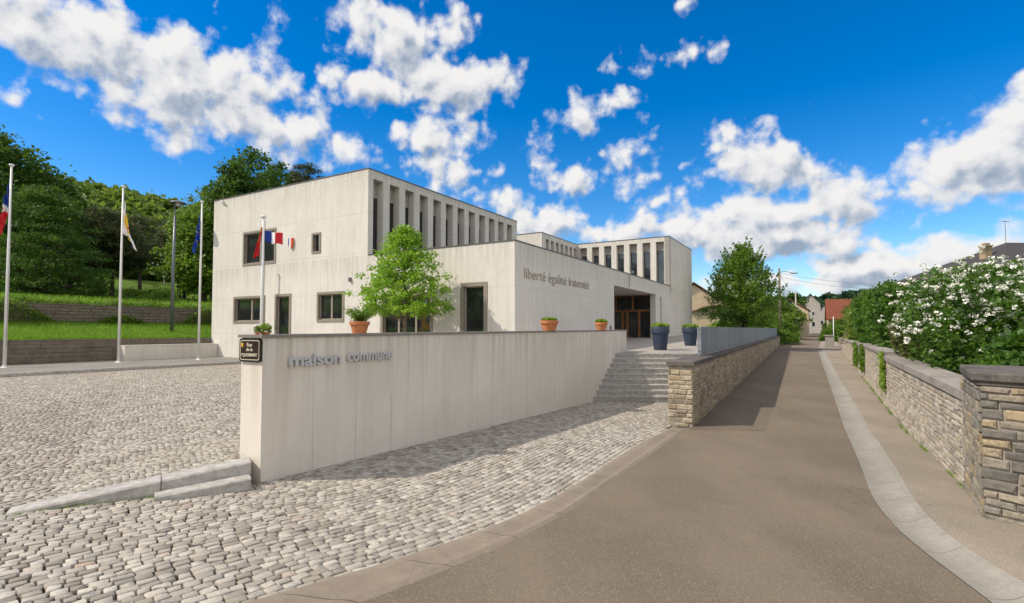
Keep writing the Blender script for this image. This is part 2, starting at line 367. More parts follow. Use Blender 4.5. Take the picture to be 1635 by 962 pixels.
m = NT('fence_blue'); v = m.obj(); a = m.attr('v'); m.color(m.mix(m.ramp(m.noise(m.obj((8, 8, .5)), 2, 4), [(.4, 0.), (.75, .4)]), m.ramp(a, [(0, (.20, .235, .28)), (1, (.36, .39, .43))]), (.14, .155, .18))); m.rough(.45, .4, .3)

M = MATS
# ------------------------------------------------------------------ mesh builders
def tag(o, label=None, cat=None, group=None, kind=None):
    if label: o['label'] = label
    if cat: o['category'] = cat
    if group: o['group'] = group
    if kind: o['kind'] = kind
    return o
def thing(name, label, cat, loc=(0, 0, 0), rz=0, group=None):
    o = bpy.data.objects.new(name, None); COL.objects.link(o); o.empty_display_size = .2
    o.location = loc; o.rotation_euler = (0, 0, rz); return tag(o, label, cat, group)
def copy_tree(o, parent=None):
    c = o.copy(); COL.objects.link(c); c.parent = parent
    for ch in o.children: copy_tree(ch, c)
    return c

class MB:
    def __init__(s): s.v = []; s.f = []; s.mi = []; s.a = []; s.cur = 0; s.av = .5
    def add(s, vs, fs):
        b = len(s.v); s.v += [tuple(p) for p in vs]; s.a += [s.av] * len(vs)
        for f in fs: s.f.append([b + i for i in f]); s.mi.append(s.cur)
    def quad(s, a, b, c, d): s.add([a, b, c, d], [(0, 1, 2, 3)])
    def box(s, x0, x1, y0, y1, z0, z1, bev=0):
        if bev:
            s.bevbox(x0, x1, y0, y1, z0, z1, bev); return
        s.add([(x0, y0, z0), (x1, y0, z0), (x1, y1, z0), (x0, y1, z0), (x0, y0, z1), (x1, y0, z1), (x1, y1, z1), (x0, y1, z1)],
              [(0, 3, 2, 1), (4, 5, 6, 7), (0, 1, 5, 4), (1, 2, 6, 5), (2, 3, 7, 6), (3, 0, 4, 7)])
    def bevbox(s, x0, x1, y0, y1, z0, z1, b):
        bm = bmesh.new(); bmesh.ops.create_cube(bm, size=1)
        for v in bm.verts: v.co = ((x0 + x1) / 2 + v.co.x * (x1 - x0), (y0 + y1) / 2 + v.co.y * (y1 - y0), (z0 + z1) / 2 + v.co.z * (z1 - z0))
        bmesh.ops.bevel(bm, geom=bm.edges[:], offset=b, segments=2, affect='EDGES', profile=.6)
        bm.verts.index_update(); s.add([v.co[:] for v in bm.verts], [[v.index for v in f.verts] for f in bm.faces]); bm.free()
    def prism(s, poly, z0, z1):
        n = len(poly); A = [(x, y, z0 if not callable(z0) else z0(x, y)) for x, y in poly]; B = [(x, y, z1 if not callable(z1) else z1(x, y)) for x, y in poly]
        s.add(A + B, [tuple(range(n - 1, -1, -1)), tuple(range(n, 2 * n))] + [(i, (i + 1) % n, n + (i + 1) % n, n + i) for i in range(n)])
    def tube(s, pts, rads, n=8, cap=True):
        rings = []; pts = [Vector(p) for p in pts]; vs = []; fs = []
        for i, p in enumerate(pts):
            d = (pts[min(i + 1, len(pts) - 1)] - pts[max(i - 1, 0)]); d = d.normalized() if d.length > 1e-9 else Vector((0, 0, 1))
            up = Vector((0, 0, 1)) if abs(d.z) < .9 else Vector((1, 0, 0)); a = d.cross(up).normalized(); b = d.cross(a)
            r = rads[i] if isinstance(rads, (list, tuple)) else rads
            vs += [p + (a * math.cos(2 * math.pi * k / n) + b * math.sin(2 * math.pi * k / n)) * r for k in range(n)]
        for i in range(len(pts) - 1):
            for k in range(n): fs.append((i * n + k, i * n + (k + 1) % n, (i + 1) * n + (k + 1) % n, (i + 1) * n + k))
        if cap: fs.append(tuple(range(n - 1, -1, -1))); fs.append(tuple((len(pts) - 1) * n + k for k in range(n)))
        s.add(vs, fs)
    def lathe(s, prof, n=24, cx=0, cy=0):
        vs = []; fs = []
        for r, z in prof: vs += [(cx + r * math.cos(2 * math.pi * k / n), cy + r * math.sin(2 * math.pi * k / n), z) for k in range(n)]
        for i in range(len(prof) - 1):
            for k in range(n): fs.append((i * n + k, i * n + (k + 1) % n, (i + 1) * n + (k + 1) % n, (i + 1) * n + k))
        s.add(vs, fs)
    def build(s, name, mats, parent=None, smooth=False):
        me = bpy.data.meshes.new(name); me.from_pydata(s.v, [], s.f)
        if not isinstance(mats, (list, tuple)): mats = [mats]
        for x in mats: me.materials.append(M[x] if isinstance(x, str) else x)
        if len(mats) > 1: me.polygons.foreach_set('material_index', s.mi)
        at = me.attributes.new('v', 'FLOAT', 'POINT'); at.data.foreach_set('value', s.a)
        bm = bmesh.new(); bm.from_mesh(me); bmesh.ops.recalc_face_normals(bm, faces=bm.faces[:]); bm.to_mesh(me); bm.free()
        if smooth: me.polygons.foreach_set('use_smooth', [True] * len(me.polygons))
        me.update(); o = bpy.data.objects.new(name, me); COL.objects.link(o); o.parent = parent; return o

def npmesh(name, V, polys, mat, vals=None, parent=None, smooth=False):
    """V (n,3); polys list of (m,k) int arrays"""
    me = bpy.data.meshes.new(name); me.vertices.add(len(V)); me.vertices.foreach_set('co', V.astype(np.float32).ravel())
    tot = np.concatenate([np.full(len(p), p.shape[1], np.int32) for p in polys]); lv = np.concatenate([p.ravel() for p in polys]).astype(np.int32)
    me.loops.add(len(lv)); me.loops.foreach_set('vertex_index', lv); me.polygons.add(len(tot))
    st = np.zeros(len(tot), np.int32); st[1:] = np.cumsum(tot)[:-1]
    me.polygons.foreach_set('loop_start', st); me.polygons.foreach_set('loop_total', tot)
    if smooth: me.polygons.foreach_set('use_smooth', np.ones(len(tot), bool))
    if vals is not None:
        at = me.attributes.new('v', 'FLOAT', 'POINT'); at.data.foreach_set('value', vals.astype(np.float32))
    me.materials.append(M[mat]); me.update(calc_edges=True); me.validate()
    o = bpy.data.objects.new(name, me); COL.objects.link(o); o.parent = parent; return o

def leafquads(C, size, rng, asp=.6, up=.35, jit=.35, fold=True):
    """leaf rhombi at centres C -> V, quads"""
    n = len(C); d = rng.normal(size=(n, 3)); d /= np.linalg.norm(d, axis=1, keepdims=True)
    nrm = rng.normal(size=(n, 3)); nrm[:, 2] += up * 3; a = np.cross(d, nrm); a /= np.linalg.norm(a, axis=1, keepdims=True) + 1e-9
    b = np.cross(nrm, a); b /= np.linalg.norm(b, axis=1, keepdims=True) + 1e-9
    s = size * (1 + jit * rng.normal(size=(n, 1))).clip(.4, 1.9)
    V = np.stack([C - b * s, C + a * s * asp, C + b * s, C - a * s * asp], 1).reshape(-1, 3)
    return V, np.arange(4 * n).reshape(n, 4)

def crown_points(nclump, nleaf, prof, zc0, zc1, clump_r, rng, surf=.65, squash=.7, lobes=5, lob=.18):
    """points round clump centres; prof(t)=radius at height fraction t"""
    t = rng.random(nclump); w = np.array([prof(x) for x in t]); keep = rng.random(nclump) < (w / w.max()) ** 1.0 + .12
    t = t[keep]; w = w[keep]; ph = rng.random(len(t)) * 2 * np.pi
    rr = w * (surf + (1 - surf) * rng.random(len(t))) ** 1.0 * np.where(rng.random(len(t)) < .25, rng.random(len(t)), 1)
    rr *= 1 + lob * np.sin(ph * lobes + t * 9) + .10 * rng.normal(size=len(t))
    C = np.stack([rr * np.cos(ph), rr * np.sin(ph), zc0 + t * (zc1 - zc0)], 1)
    cv = rng.random(len(C))
    idx = np.repeat(np.arange(len(C)), nleaf); off = rng.normal(size=(len(idx), 3)) * clump_r * .55; off[:, 2] *= squash
    val = (.55 * cv[idx] + .45 * rng.random(len(idx))) 
    return C, C[idx] + off, val

def make_tree(name, label, cat, loc, h, prof, z0, leafm, bark='bark', nclump=200, nleaf=40, leaf=.09, clump_r=.4, trunk_r=.12, group=None,
              limbs=26, whips=0, seed=1, surf=.6, lean=(0, 0), lobes=5, lob=.18, forks=None, trunk_top=.8, asp=.6, squash=.7):
    rng = np.random.default_rng(seed); root = thing(name, label, cat, loc, 0, group)
    C, Pn, val = crown_points(nclump, nleaf, prof, z0, h, clump_r, rng, surf, squash, lobes, lob)
    tt = h * trunk_top
    mb = MB(); bases = forks or [(0, 0)]
    for (bx, by) in bases:
        pts = []; rs = []
        for i in range(8):
            f = i / 7; pts.append((bx * (1 - f * .3) + lean[0] * f + .03 * h * math.sin(f * 5 + seed) * .25, by * (1 - f * .3) + lean[1] * f, tt * f - .15 * (i == 0))); rs.append(trunk_r * (1.15 - f) * (1.25 if i == 0 else 1) + .008)
        mb.tube(pts, rs, 9)
    for k in rng.choice(len(C), min(limbs, len(C)), replace=False):
        c = C[k]; zs = max(z0 * .75, min(c[2] - .25 * np.hypot(c[0], c[1]), tt * .95)); f = zs / tt
        p0 = Vector((lean[0] * f, lean[1] * f, zs)); p1 = Vector(c); mid = p0.lerp(p1, .5) + Vector((0, 0, .06 * (p1 - p0).length))
        r = trunk_r * .38 * (1.1 - min(1, f) * .7)
        mb.tube([p0, mid, p1], [r, r * .6, r * .2], 5, False)
    mb.build('trunk', bark, root, True)
    for _w in range(whips):
        t_ = rng.uniform(.35, 1); a_ = rng.random() * 6.28; rr_ = prof(t_) * rng.uniform(.7, 1.0); b_ = np.array([rr_ * math.cos(a_), rr_ * math.sin(a_), z0 + t_ * (h - z0)]) * np.array([1, 1, .93]); ln_ = rng.uniform(.7, 1.6)
        d_ = np.array([math.cos(a_) * .55, math.sin(a_) * .55, 1.0]); q_ = rng.random(46)[:, None]; Pn = np.concatenate([Pn, b_ + d_ * q_ * ln_ + rng.normal(size=(46, 3)) * .10 * (1.3 - q_)]); val = np.concatenate([val, rng.random(46)])
    Pn = Pn + np.array([lean[0], lean[1], 0]) * (Pn[:, 2:3] / h)
    V, Fq = leafquads(Pn, leaf, rng, asp)
    npmesh('crown', V, [Fq], leafm, np.repeat(val, 4), root)
    return root

def heightsheet(name, poly, zf, mat, step=2.0, kind='structure', parent=None):
    bm = bmesh.new(); f = bm.faces.new([bm.verts.new((x, y, 0)) for x, y in poly])
    xs = [p[0] for p in poly]; ys = [p[1] for p in poly]
    for ax, lo, hi in ((0, min(xs), max(xs)), (1, min(ys), max(ys))):
        c = lo + step
        while c < hi - .01:
            no = Vector((1, 0, 0)) if ax == 0 else Vector((0, 1, 0)); p = no * c
            bmesh.ops.bisect_plane(bm, geom=bm.verts[:] + bm.edges[:] + bm.faces[:], plane_co=p, plane_no=no); c += step
    for v in bm.verts: v.co.z = zf(v.co.x, v.co.y)
    bmesh.ops.recalc_face_normals(bm, faces=bm.faces[:])
    if sum(f.normal.z for f in bm.faces) < 0: bmesh.ops.reverse_faces(bm, faces=bm.faces[:])
    me = bpy.data.meshes.new(name); bm.to_mesh(me); bm.free(); me.materials.append(M[mat]); o = bpy.data.objects.new(name, me); COL.objects.link(o); o.parent = parent
    if kind: o['kind'] = kind
    return o
def ribbon(name, ys, left, right, zf, mat, nacross=6, prof=None, gaps=None):
    V = []; Fc = []
    for i, y in enumerate(ys):
        l, r = left(y), right(y)
        for k in range(nacross + 1):
            t = k / nacross; x = l[0] + (r[0] - l[0]) * t; yy = l[1] + (r[1] - l[1]) * t
            V.append((x, yy, zf(x, yy) + (prof(t) if prof else 0)))
    n = nacross + 1
    for i in range(len(ys) - 1):
        if gaps and gaps(i): continue
        for k in range(nacross): Fc.append((i * n + k, i * n + k + 1, (i + 1) * n + k + 1, (i + 1) * n + k))
    mb = MB(); mb.add(V, Fc); o = mb.build(name, mat); o['kind'] = 'structure'
    me = o.data
    if sum(p.normal.z for p in me.polygons) < 0: me.flip_normals()
    return o

# ------------------------------------------------------------------ plan of the ground
BO = Vector((.118, 22.2, 0)); BA = math.atan2(.863, .505)              # building corner and direction of its long side
ru = Vector((math.cos(BA), math.sin(BA), 0)); nv = Vector((-math.sin(BA), math.cos(BA), 0))
def BW(u, v, z=0): p = BO + ru * u + nv * v; return Vector((p.x, p.y, z))
MS = Vector((-3.66, 7.8, 0)); MA = math.atan2(.870, .493); mu = Vector((math.cos(MA), math.sin(MA), 0)); mn = Vector((-math.sin(MA), math.cos(MA), 0)); MLEN = 17.5
def wall_x(y): return MS.x + (y - MS.y) * .493 / .870
QS = Vector((4.65, 13.7, 0)); QA = math.atan2(.876, .4825)
def qx(y): return 4.65 + .5508 * (y - 13.7)
def rx(y): return 6.53 + .58 * (y - 7.6)
ZR = lambda x, y: ZE - eroad(x, y)
ZA = lambda x, y: ZE - eA(x, y)

def poly_fn(pts, lowslope):
    P = sorted([onground(*p)[::-1] for p in pts]); ys = [p[0] for p in P]; xs = [p[1] for p in P]
    def f(y):
        if y < ys[0]: return xs[0] - lowslope * (ys[0] - y) - .03 * (ys[0] - y) ** 2 * (1 if lowslope > .6 else 0)
        if y > ys[-1]: return xs[-1] + (y - ys[-1]) * (xs[-1] - xs[-2]) / (ys[-1] - ys[-2])
        return float(np.interp(y, ys, xs))
    return f
def smoothfn(f, w=.8):
    return lambda y: sum(f(y + d * w / 2) * k for d, k in ((-2, .1), (-1, .2), (0, .4), (1, .2), (2, .1)))
k_in = smoothfn(poly_fn([(400, 960), (547.5, 923.7), (698, 876.6), (808, 835.8), (900, 789), (1012, 714), (1075, 681)], .95))
k_out = smoothfn(poly_fn([(575.8, 962), (714, 911), (839.4, 854.6), (900, 824), (990, 759), (1048, 719), (1098, 683)], .95))
g_out = smoothfn(poly_fn([(1588, 962), (1547, 934.7), (1498, 899), (1439.5, 853.8), (1394.5, 800), (1372, 737), (1345, 674), (1327, 620), (1311, 575), (1305, 557)], .35))
g_in = smoothfn(poly_fn([(1635, 934.7), (1574, 907.7), (1529, 876), (1471, 822), (1435, 759), (1403.5, 710), (1376.5, 665), (1349.5, 620), (1325, 577), (1315, 560)], .35))

YN = [-8 + .5 * i for i in range(16)] + [.25 * i for i in range(0, 100)] + [25 + 1.5 * i for i in range(0, 30)] + [70 + 6 * i for i in range(0, 34)]
def road_l(y): return (k_out(y), y) if y < 13.3 else ((qx(y) - .05, y) if y < 60 else (qx(60) - .05 + (y - 60) * .62, y))
def road_r(y):
    x = g_out(y) if y < 53 else g_out(53) + (y - 53) * .602
    return (x, y)
ribbon('road', YN, road_l, road_r, ZR, 'asphalt', 8)
# darker asphalt strip along the stone wall, the wall's shadow put into its colour
ribbon('road_shade_strip', [y for y in YN if 13.0 < y < 56], lambda y: (qx(y) - .02, y), lambda y: ((qx(y) + 1.85) if y > 13 else qx(y), y), lambda x, y: ZR(x, y) + .004, 'asphalt_shaded', 4)
def joint_steps(f, y0, y1, step):
    ys = [y0]; out = []; y = y0; acc = 0; px = (f(y), y)
    while y < y1:
        y += .05; p = (f(y), y); acc += math.dist(p, px); px = p
        if acc > step: out += [y - .012, y]; acc = 0
        elif len(out) == 0 or y - out[-1] > .2: out.append(y)
    return out
def jr(name, f1, f2, y0, y1, mat, step, prof, lift):
    ys = [y0]; acc = 0; p0 = (f1(y0), y0); gaps = set(); y = y0
    while y < y1:
        y += .05; p = (f1(y), y); acc += math.dist(p, p0); p0 = p
        if acc > step: ys.append(y); ys.append(y + .006); gaps.add(len(ys) - 2); acc = 0; y += .006
        elif y - ys[-1] > .22: ys.append(y)
    return ribbon(name, ys, lambda y: (f1(y), y), lambda y: (f2(y), y), lambda x, y: ZR(x, y) + lift, mat, 6, prof, lambda i: i in gaps)
jr('kerb', k_in, k_out, -6, 13.32, 'kerb_concrete', 1.0, lambda t: .045 - .035 * sstep(.3, .7, t) - (.03 if t in (0, 1) else 0), .004)
jr('gutter', g_out, g_in, -6, 53, 'gutter_concrete', 1.0, lambda t: (-.022 * math.sin(math.pi * min(1, t / .7)) + .050 * sstep(.6, 1, t)), .006)
def base_strip(name, f1, f2, y0, y1):
    return ribbon(name, [y for y in YN if y0 <= y <= y1] , lambda y: (f1(y) - .02, y), lambda y: (f2(y) + .02, y), lambda x, y: ZR(x, y) - .045, 'mortar_dark', 2)
base_strip('kerb_base', k_in, k_out, -6, 13.5); base_strip('gutter_base', g_out, g_in, -6, 53)
ribbon('pavement', YN[:-30], lambda y: (g_in(y) if y < 52.8 else road_r(max(y,53))[0], y), lambda y: (max(rx(y) + (.3 if y > 7.8 else .5 + (7.8 - y) * .9), 0 if y < 53 else g_in(53) + (y - 53) * .602 + 1.5), y), lambda x, y: ZR(x, y) + .050, 'pavement', 6)

# height of the cobbled square (left of the concrete wall) above the sloping forecourt
L0 = Vector((-3.73, 7.66)); L1 = Vector((-5.64, 6.41)); LD = (L1 - L0); LL = LD.length; LD.normalize(); LN = Vector((LD.y, -LD.x))   # far side normal
if LN.y < 0: LN = -LN
def ln_tn(x, y):
    d = Vector((x, y)) - L0; return d.dot(LD) / LL, d.dot(LN)
def esq(x, y):
    t, n = ln_tn(x, y); n = max(n, 0); tp = max(-.2, min(t, 6)); q = L0 + LD * tp * LL
    e0 = eA(q.x, q.y) - .33 * max(0, min(1, 1 - t)); return e0 + (1.73 - e0) * sstep(0, 13, n)
def is_upper(x, y):
    t, n = ln_tn(x, y); return n > 0 and (x < wall_x(y) - .1)
def zcob(x, y): return ZE - (esq(x, y) if is_upper(x, y) else eA(x, y))
BL = BW(0, 22)                                        # far left corner of the building
def kerbline_x(y): return -14.2 + (y - 28) * 5.7 / 7.4 * .76 if False else -14.2 + (y - 28) * .585
def in_lower(x, y):
    if is_upper(x, y): return False
    if y > 19.45 or y < -1.5 or x < -15: return False
    if y > 7.7 and x < wall_x(y) + .02: return False
    if y < 13.35: return x < k_in(y) - .01
    if y < 14.2: return x < min(k_in(y) - .01, qx(y) - .64)
    return x < qx(y) - .70
def in_upper(x, y):
    t, n = ln_tn(x, y)
    if -.2 < t < 1.16 and n < .36 - .02 * t: return False
    return is_upper(x, y) and x > kerbline_x(y) + .02 and y < 31.4 and y > 0 and (Vector((x, y, 0)) - BO).dot(-ru) > .02 and x < wall_x(y) - .5

def kerb_rows(inside, zf, pitch, slen, rng):
    ys = np.arange(-16, 30, .1); xs = np.array([k_in(y) if y < 13 else k_in(13) + (y - 13) * .5669 for y in ys]); K = np.stack([xs, ys], 1)
    d = np.gradient(K, axis=0)
    for c_ in range(2):
        w = np.ones(21) / 21; d = np.stack([np.convolve(np.pad(d[:, i], 10, mode='edge'), w, 'valid') for i in range(2)], 1)
    d /= np.linalg.norm(d, axis=1, keepdims=True); nl = np.stack([-d[:, 1], d[:, 0]], 1); out = []
    for j in range(int(17 / pitch)):
        Pj = K + nl * (.045 + j * pitch); seg = np.linalg.norm(np.diff(Pj, axis=0), axis=1); L_ = np.concatenate([[0], np.cumsum(seg)]); a = rng.random() * .12
        while a < L_[-1] - .3:
            w = slen * rng.uniform(.76, 1.28); ac = a + w / 2; a += w; x = float(np.interp(ac, L_, Pj[:, 0])); y = float(np.interp(ac, L_, Pj[:, 1])); t_ = math.atan2(float(np.interp(ac, L_, d[:, 1])), float(np.interp(ac, L_, d[:, 0])))
            if inside(x, y): out.append((x, y, w, t_, zf(x, y)))
    return out
def cobbles(name, ang, inside, zf, pitch, slen, wave, detail, mat, seed):
    rng = np.random.default_rng(seed); ca, sa = math.cos(ang), math.sin(ang); cs = []
    nb = 0 if detail else int(50 / pitch)
    if detail: cs = kerb_rows(inside, zf, pitch, slen, rng)
    for j in range(nb):
        b = -26 + j * pitch; a = -32 + rng.random() * .1; row = []
        while a < 34:
            w = slen * rng.uniform(.78, 1.25); a += w; row.append((a - w / 2, w))
        for (ac, w) in row:
            bb = b
            off = 0; sl = 0
            if wave:
                off = wave[0] * math.sin(2 * math.pi * ac / wave[1]); sl = math.atan(wave[0] * 2 * math.pi / wave[1] * math.cos(2 * math.pi * ac / wave[1]))
            x = -4 + ca * ac - sa * (bb + off); y = 8 + sa * ac + ca * (bb + off)
            if inside(x, y): cs.append((x, y, w, ang + sl * .8, zf(x, y)))
    A = np.array(cs); n = len(A); hw = (A[:, 2] / 2 - (.0086 if detail else .0062) + rng.normal(size=n) * .0025)[:, None]; hb = (pitch / 2 - (.0082 if detail else .0058) + rng.normal(size=n) * .0025)[:, None]
    if detail: oct_ = np.array([(1, .84), (.87, 1), (-.87, 1), (-1, .84), (-1, -.84), (-.87, -1), (.87, -1), (1, -.84)])
    else: oct_ = np.array([(1, 1), (-1, 1), (-1, -1), (1, -1)]) * .96
    K = len(oct_)
    LX = oct_[None, :, 0] * hw + rng.normal(size=(n, K)) * .0052; LY = oct_[None, :, 1] * hb + rng.normal(size=(n, K)) * .0055
    th = (A[:, 3] + rng.normal(size=n) * .07)[:, None]; tx = rng.normal(size=(n, 1)) * .028; ty = rng.normal(size=(n, 1)) * .028; hz = rng.normal(size=(n, 1)) * .0022
    rings = []
    for sc, dz in ((1.0, -.06), (.99, -.004), (.93, .0), ) if detail else ((1.0, -.05), (.98, -.004), (.92, .0)):
        lx = LX * sc; ly = LY * sc
        X = A[:, 0:1] + lx * np.cos(th) - ly * np.sin(th); Y = A[:, 1:2] + lx * np.sin(th) + ly * np.cos(th)
        Z = A[:, 4:5] + dz + hz + lx * tx + ly * ty + (rng.normal(size=(n, K)) * .0012 if dz > -.02 else 0); rings.append(np.stack([X, Y, Z], 2))
    nr = len(rings); V = np.stack(rings, 1).reshape(-1, 3); base = (np.arange(n) * nr * K)[:, None]
    quads = []
    for r in range(nr - 1):
        for k in range(K): quads.append(base + np.array([[r * K + k, r * K + (k + 1) % K, (r + 1) * K + (k + 1) % K, (r + 1) * K + k]]))
    Q = np.concatenate(quads, 0); T = base + np.array([[(nr - 1) * K + k for k in range(K)]])
    vals = np.repeat(rng.random(n) ** 1.0, nr * K)
    o = npmesh(name, V, [Q, T], mat, vals); o['kind'] = 'structure'; return o
cobbles('cobbled_forecourt', MA, in_lower, lambda x, y: ZE - eA(x, y), .108, .138, (.03, 4.0), True, 'cobble_stone', 3)
cobbles('cobbled_square', MA + R(90), in_upper, lambda x, y: ZE - esq(x, y), .102, .112, (.14, 1.5), False, 'cobble_stone', 4)
heightsheet('forecourt_bed', [(-15, -2), (k_in(-2) + .05, -2)] + [(k_in(y) + .05, y) for y in np.arange(-1, 13.3, .5)] + [(qx(13.6) - .5, 13.6), (qx(19.6) - .6, 19.6), (wall_x(19.6) - .2, 19.6), (wall_x(7.8) - .2, 7.8), (L0.x - .1, L0.y - .02), (L1.x, L1.y - .02), (L1.x + LD.x * 12, L1.y + LD.y * 12)], lambda x, y: ZE - eA(x, y) - .036, 'cobble_joint', 1.0)
heightsheet('square_bed', [(L0.x - .35, L0.y - .16), (L1.x, L1.y - .04), (L1.x + LD.x * 20, L1.y + LD.y * 20), (-40, 0), (kerbline_x(16), 16), (kerbline_x(31.7), 31.7), (BW(0, 20).x, BW(0, 20).y), (BW(0, 10).x, BW(0, 10).y), (wall_x(16) - .2, 16), (wall_x(8) - .3, 8)],
            lambda x, y: ZE - esq(x, y) - .030, 'cobble_joint', .45)

# step stones at the foot of the concrete wall
st = thing('granite_step', 'two tapering pale granite steps at the foot of the concrete wall', 'step', (0, 0, 0))
def stepstone(p0, p1, w0, w1, e0, e1, depth):
    a = Vector(p0); b = Vector(p1); d = (b - a).normalized(); n = LN; mb = MB(); N_ = 10
    V = []
    for i in range(N_ + 1):
        t = i / N_; q = a.lerp(b, t); w = w0 + (w1 - w0) * t; z = ZE - (e0 + (e1 - e0) * t)
        for (o, dz) in ((0, -depth), (0, -.02), (.02, 0), (w, 0), (w, -depth)): V.append((q.x + n.x * o, q.y + n.y * o, z + dz))
    Fc = []
    for i in range(N_):
        for k in range(4): Fc.append((i * 5 + k, i * 5 + k + 1, i * 5 + k + 6, i * 5 + k + 5))
    Fc += [(0, 1, 2, 3, 4), tuple(N_ * 5 + k for k in range(5))]
    mb.add(V, Fc); return mb
mid = L0.lerp(L1, .47)
stepstone((L0.x, L0.y), (mid.x + .004, mid.y + .003), .36, .36, 1.865, 1.975, .4).build('step_block', 'white_granite', st)
stepstone((mid.x - .004, mid.y - .003), (L1.x - .25, L1.y - .165), .36, .30, 1.975, 2.128, .4).build('step_block', 'white_granite', st)
q0 = Vector((L0.x + .05, L0.y - .36)); q1 = L0.lerp(L1, .50) - LN * .27
stepstone((-3.60, 7.40), (q1.x, q1.y), .32, .26, 2.03, 2.105, .4).build('step_block', 'white_granite', st)

# ------------------------------------------------------------------ concrete wall with lettering
def text_mesh(txt, size, depth, bold=0.0):
    cu = bpy.data.curves.new('t', 'FONT'); cu.body = txt; cu.size = size; cu.extrude = depth / 2; cu.offset = bold; cu.resolution_u = 3
    o = bpy.data.objects.new('t', cu); COL.objects.link(o); dg = bpy.context.evaluated_depsgraph_get(); me = bpy.data.meshes.new_from_object(o.evaluated_get(dg)); bpy.data.objects.remove(o)
    co_ = np.zeros(len(me.vertices) * 3); me.vertices.foreach_get('co', co_); return me, co_.reshape(-1, 3)
def put_text(name, txt, size, depth, bold, parent, mat, fn, width=None):
    """fn(x along, y up, z out)->local xyz ; width: total width to fit"""
    me, c = text_mesh(txt, size, depth, bold)
    x0 = c[:, 0].min(); sc = (width / (c[:, 0].max() - x0)) if width else 1
    me.vertices.foreach_set('co', np.array([fn((p[0] - x0) * sc, p[1], p[2]) for p in c], np.float32).ravel()); me.materials.clear(); me.materials.append(M[mat]); me.update()
    o = bpy.data.objects.new(name, me); COL.objects.link(o); o.parent = parent; return o
mw = thing('concrete_wall', 'long pale concrete wall with metal words along the cobbled forecourt', 'wall', (MS.x, MS.y, 0), MA)
def mwz(s): return ZE - (.10 + (-.08 - .03) * s / MLEN)
mb = MB(); n = 24
for i in range(n):
    a, b = MLEN * i / n, MLEN * (i + 1) / n
    za, zb = mwz(a), mwz(b)
    mb.quad((a, 0, -1), (b, 0, -1), (b, 0, zb), (a, 0, za)); mb.quad((a, .5, -1), (b, .5, -1), (b, .5, zb), (a, .5, za)); mb.quad((a, 0, za), (b, 0, zb), (b, .5, zb), (a, .5, za))
mb.quad((0, 0, -1), (0, .5, -1), (0, .5, mwz(0)), (0, 0, mwz(0))); mb.quad((MLEN, 0, -1), (MLEN, .5, -1), (MLEN, .5, mwz(MLEN)), (MLEN, 0, mwz(MLEN)))
o = mb.build('wall_body', 'concrete_wall', mw)
bmx = bmesh.new(); bmx.from_mesh(o.data); bmesh.ops.remove_doubles(bmx, verts=bmx.verts[:], dist=.0005); bmesh.ops.recalc_face_normals(bmx, faces=bmx.faces[:]); bmx.to_mesh(o.data); bmx.free()
mb = MB(); a = -.04
while a < MLEN:
    b = min(a + 1.38, MLEN + .03)
    mb.add([(a, -.035, mwz(a)), (b - .006, -.035, mwz(b)), (b - .006, .535, mwz(b)), (a, .535, mwz(a)), (a, -.035, mwz(a) + .045), (b - .006, -.035, mwz(b) + .045), (b - .006, .535, mwz(b) + .045), (a, .535, mwz(a) + .045)],
           [(0, 3, 2, 1), (4, 5, 6, 7), (0, 1, 5, 4), (1, 2, 6, 5), (2, 3, 7, 6), (3, 0, 4, 7)]); a = b
mb.build('coping', 'coping_dark', mw)
put_text('lettering', 'maison', .275, .035, .006, mw, 'metal_letters', lambda x, y, z: (.43 + x, -.035 - z, ZE - .545 + y), 1.03)
put_text('lettering', 'commune', .275, .035, .006, mw, 'metal_letters', lambda x, y, z: (1.60 + x, -.035 - z, ZE - .525 + y), 1.12)
# street name plate on the end of the wall
sg = thing('street_sign', 'dark brown enamel street name plate with cream border on the wall end', 'sign', (MS.x, MS.y, 0), MA)
def rrect(w, h, r, n=5):
    pts = []
    for cx, cy, a0 in ((w / 2 - r, h / 2 - r, 0), (-w / 2 + r, h / 2 - r, 90), (-w / 2 + r, -h / 2 + r, 180), (w / 2 - r, -h / 2 + r, 270)):
        for i in range(n): a = R(a0 + 90 * i / (n - 1)); pts.append((cx + r * math.cos(a), cy + r * math.sin(a)))
    return pts
SY = .255; SZ = ZE - .285
def plate(mb, w, h, r, x0, x1):
    p = rrect(w, h, r); n = len(p); A = [(x0, SY + a, SZ + b) for a, b in p]; B = [(x1, SY + a, SZ + b) for a, b in p]
    mb.add(A + B, [tuple(range(n)), tuple(range(n, 2 * n))] + [(i, (i + 1) % n, n + (i + 1) % n, n + i) for i in range(n)])
mb = MB(); plate(mb, .50, .345, .04, -.002, -.035); mb.build('plate', 'sign_black', sg)
mb = MB(); po = rrect(.45, .295, .032); pi_ = rrect(.428, .273, .026); n = len(po)
mb.add([(-.037, SY + a, SZ + b) for a, b in po] + [(-.037, SY + a, SZ + b) for a, b in pi_], [(i, (i + 1) % n, n + (i + 1) % n, n + i) for i in range(n)]); mb.build('border', 'sign_cream', sg)
mb = MB(); p = rrect(.424, .269, .024); mb.add([(-.0365, SY + a, SZ + b) for a, b in p], [tuple(range(len(p)))]); mb.build('field', 'sign_brown', sg)
for txt, sz, wd, cy_, dz in (('Rue', .078, .12, 0.0, .055), ('de la', .066, .15, 0.0, -.012), ('P.JUDEINNT', .062, .37, 0.0, -.092)):
    put_text('lettering', txt, sz, .004, .0015, sg, 'sign_cream', lambda x, y, z, wd=wd, dz=dz: (-.0395 - z, SY + wd / 2 - x, SZ + dz + y), wd)
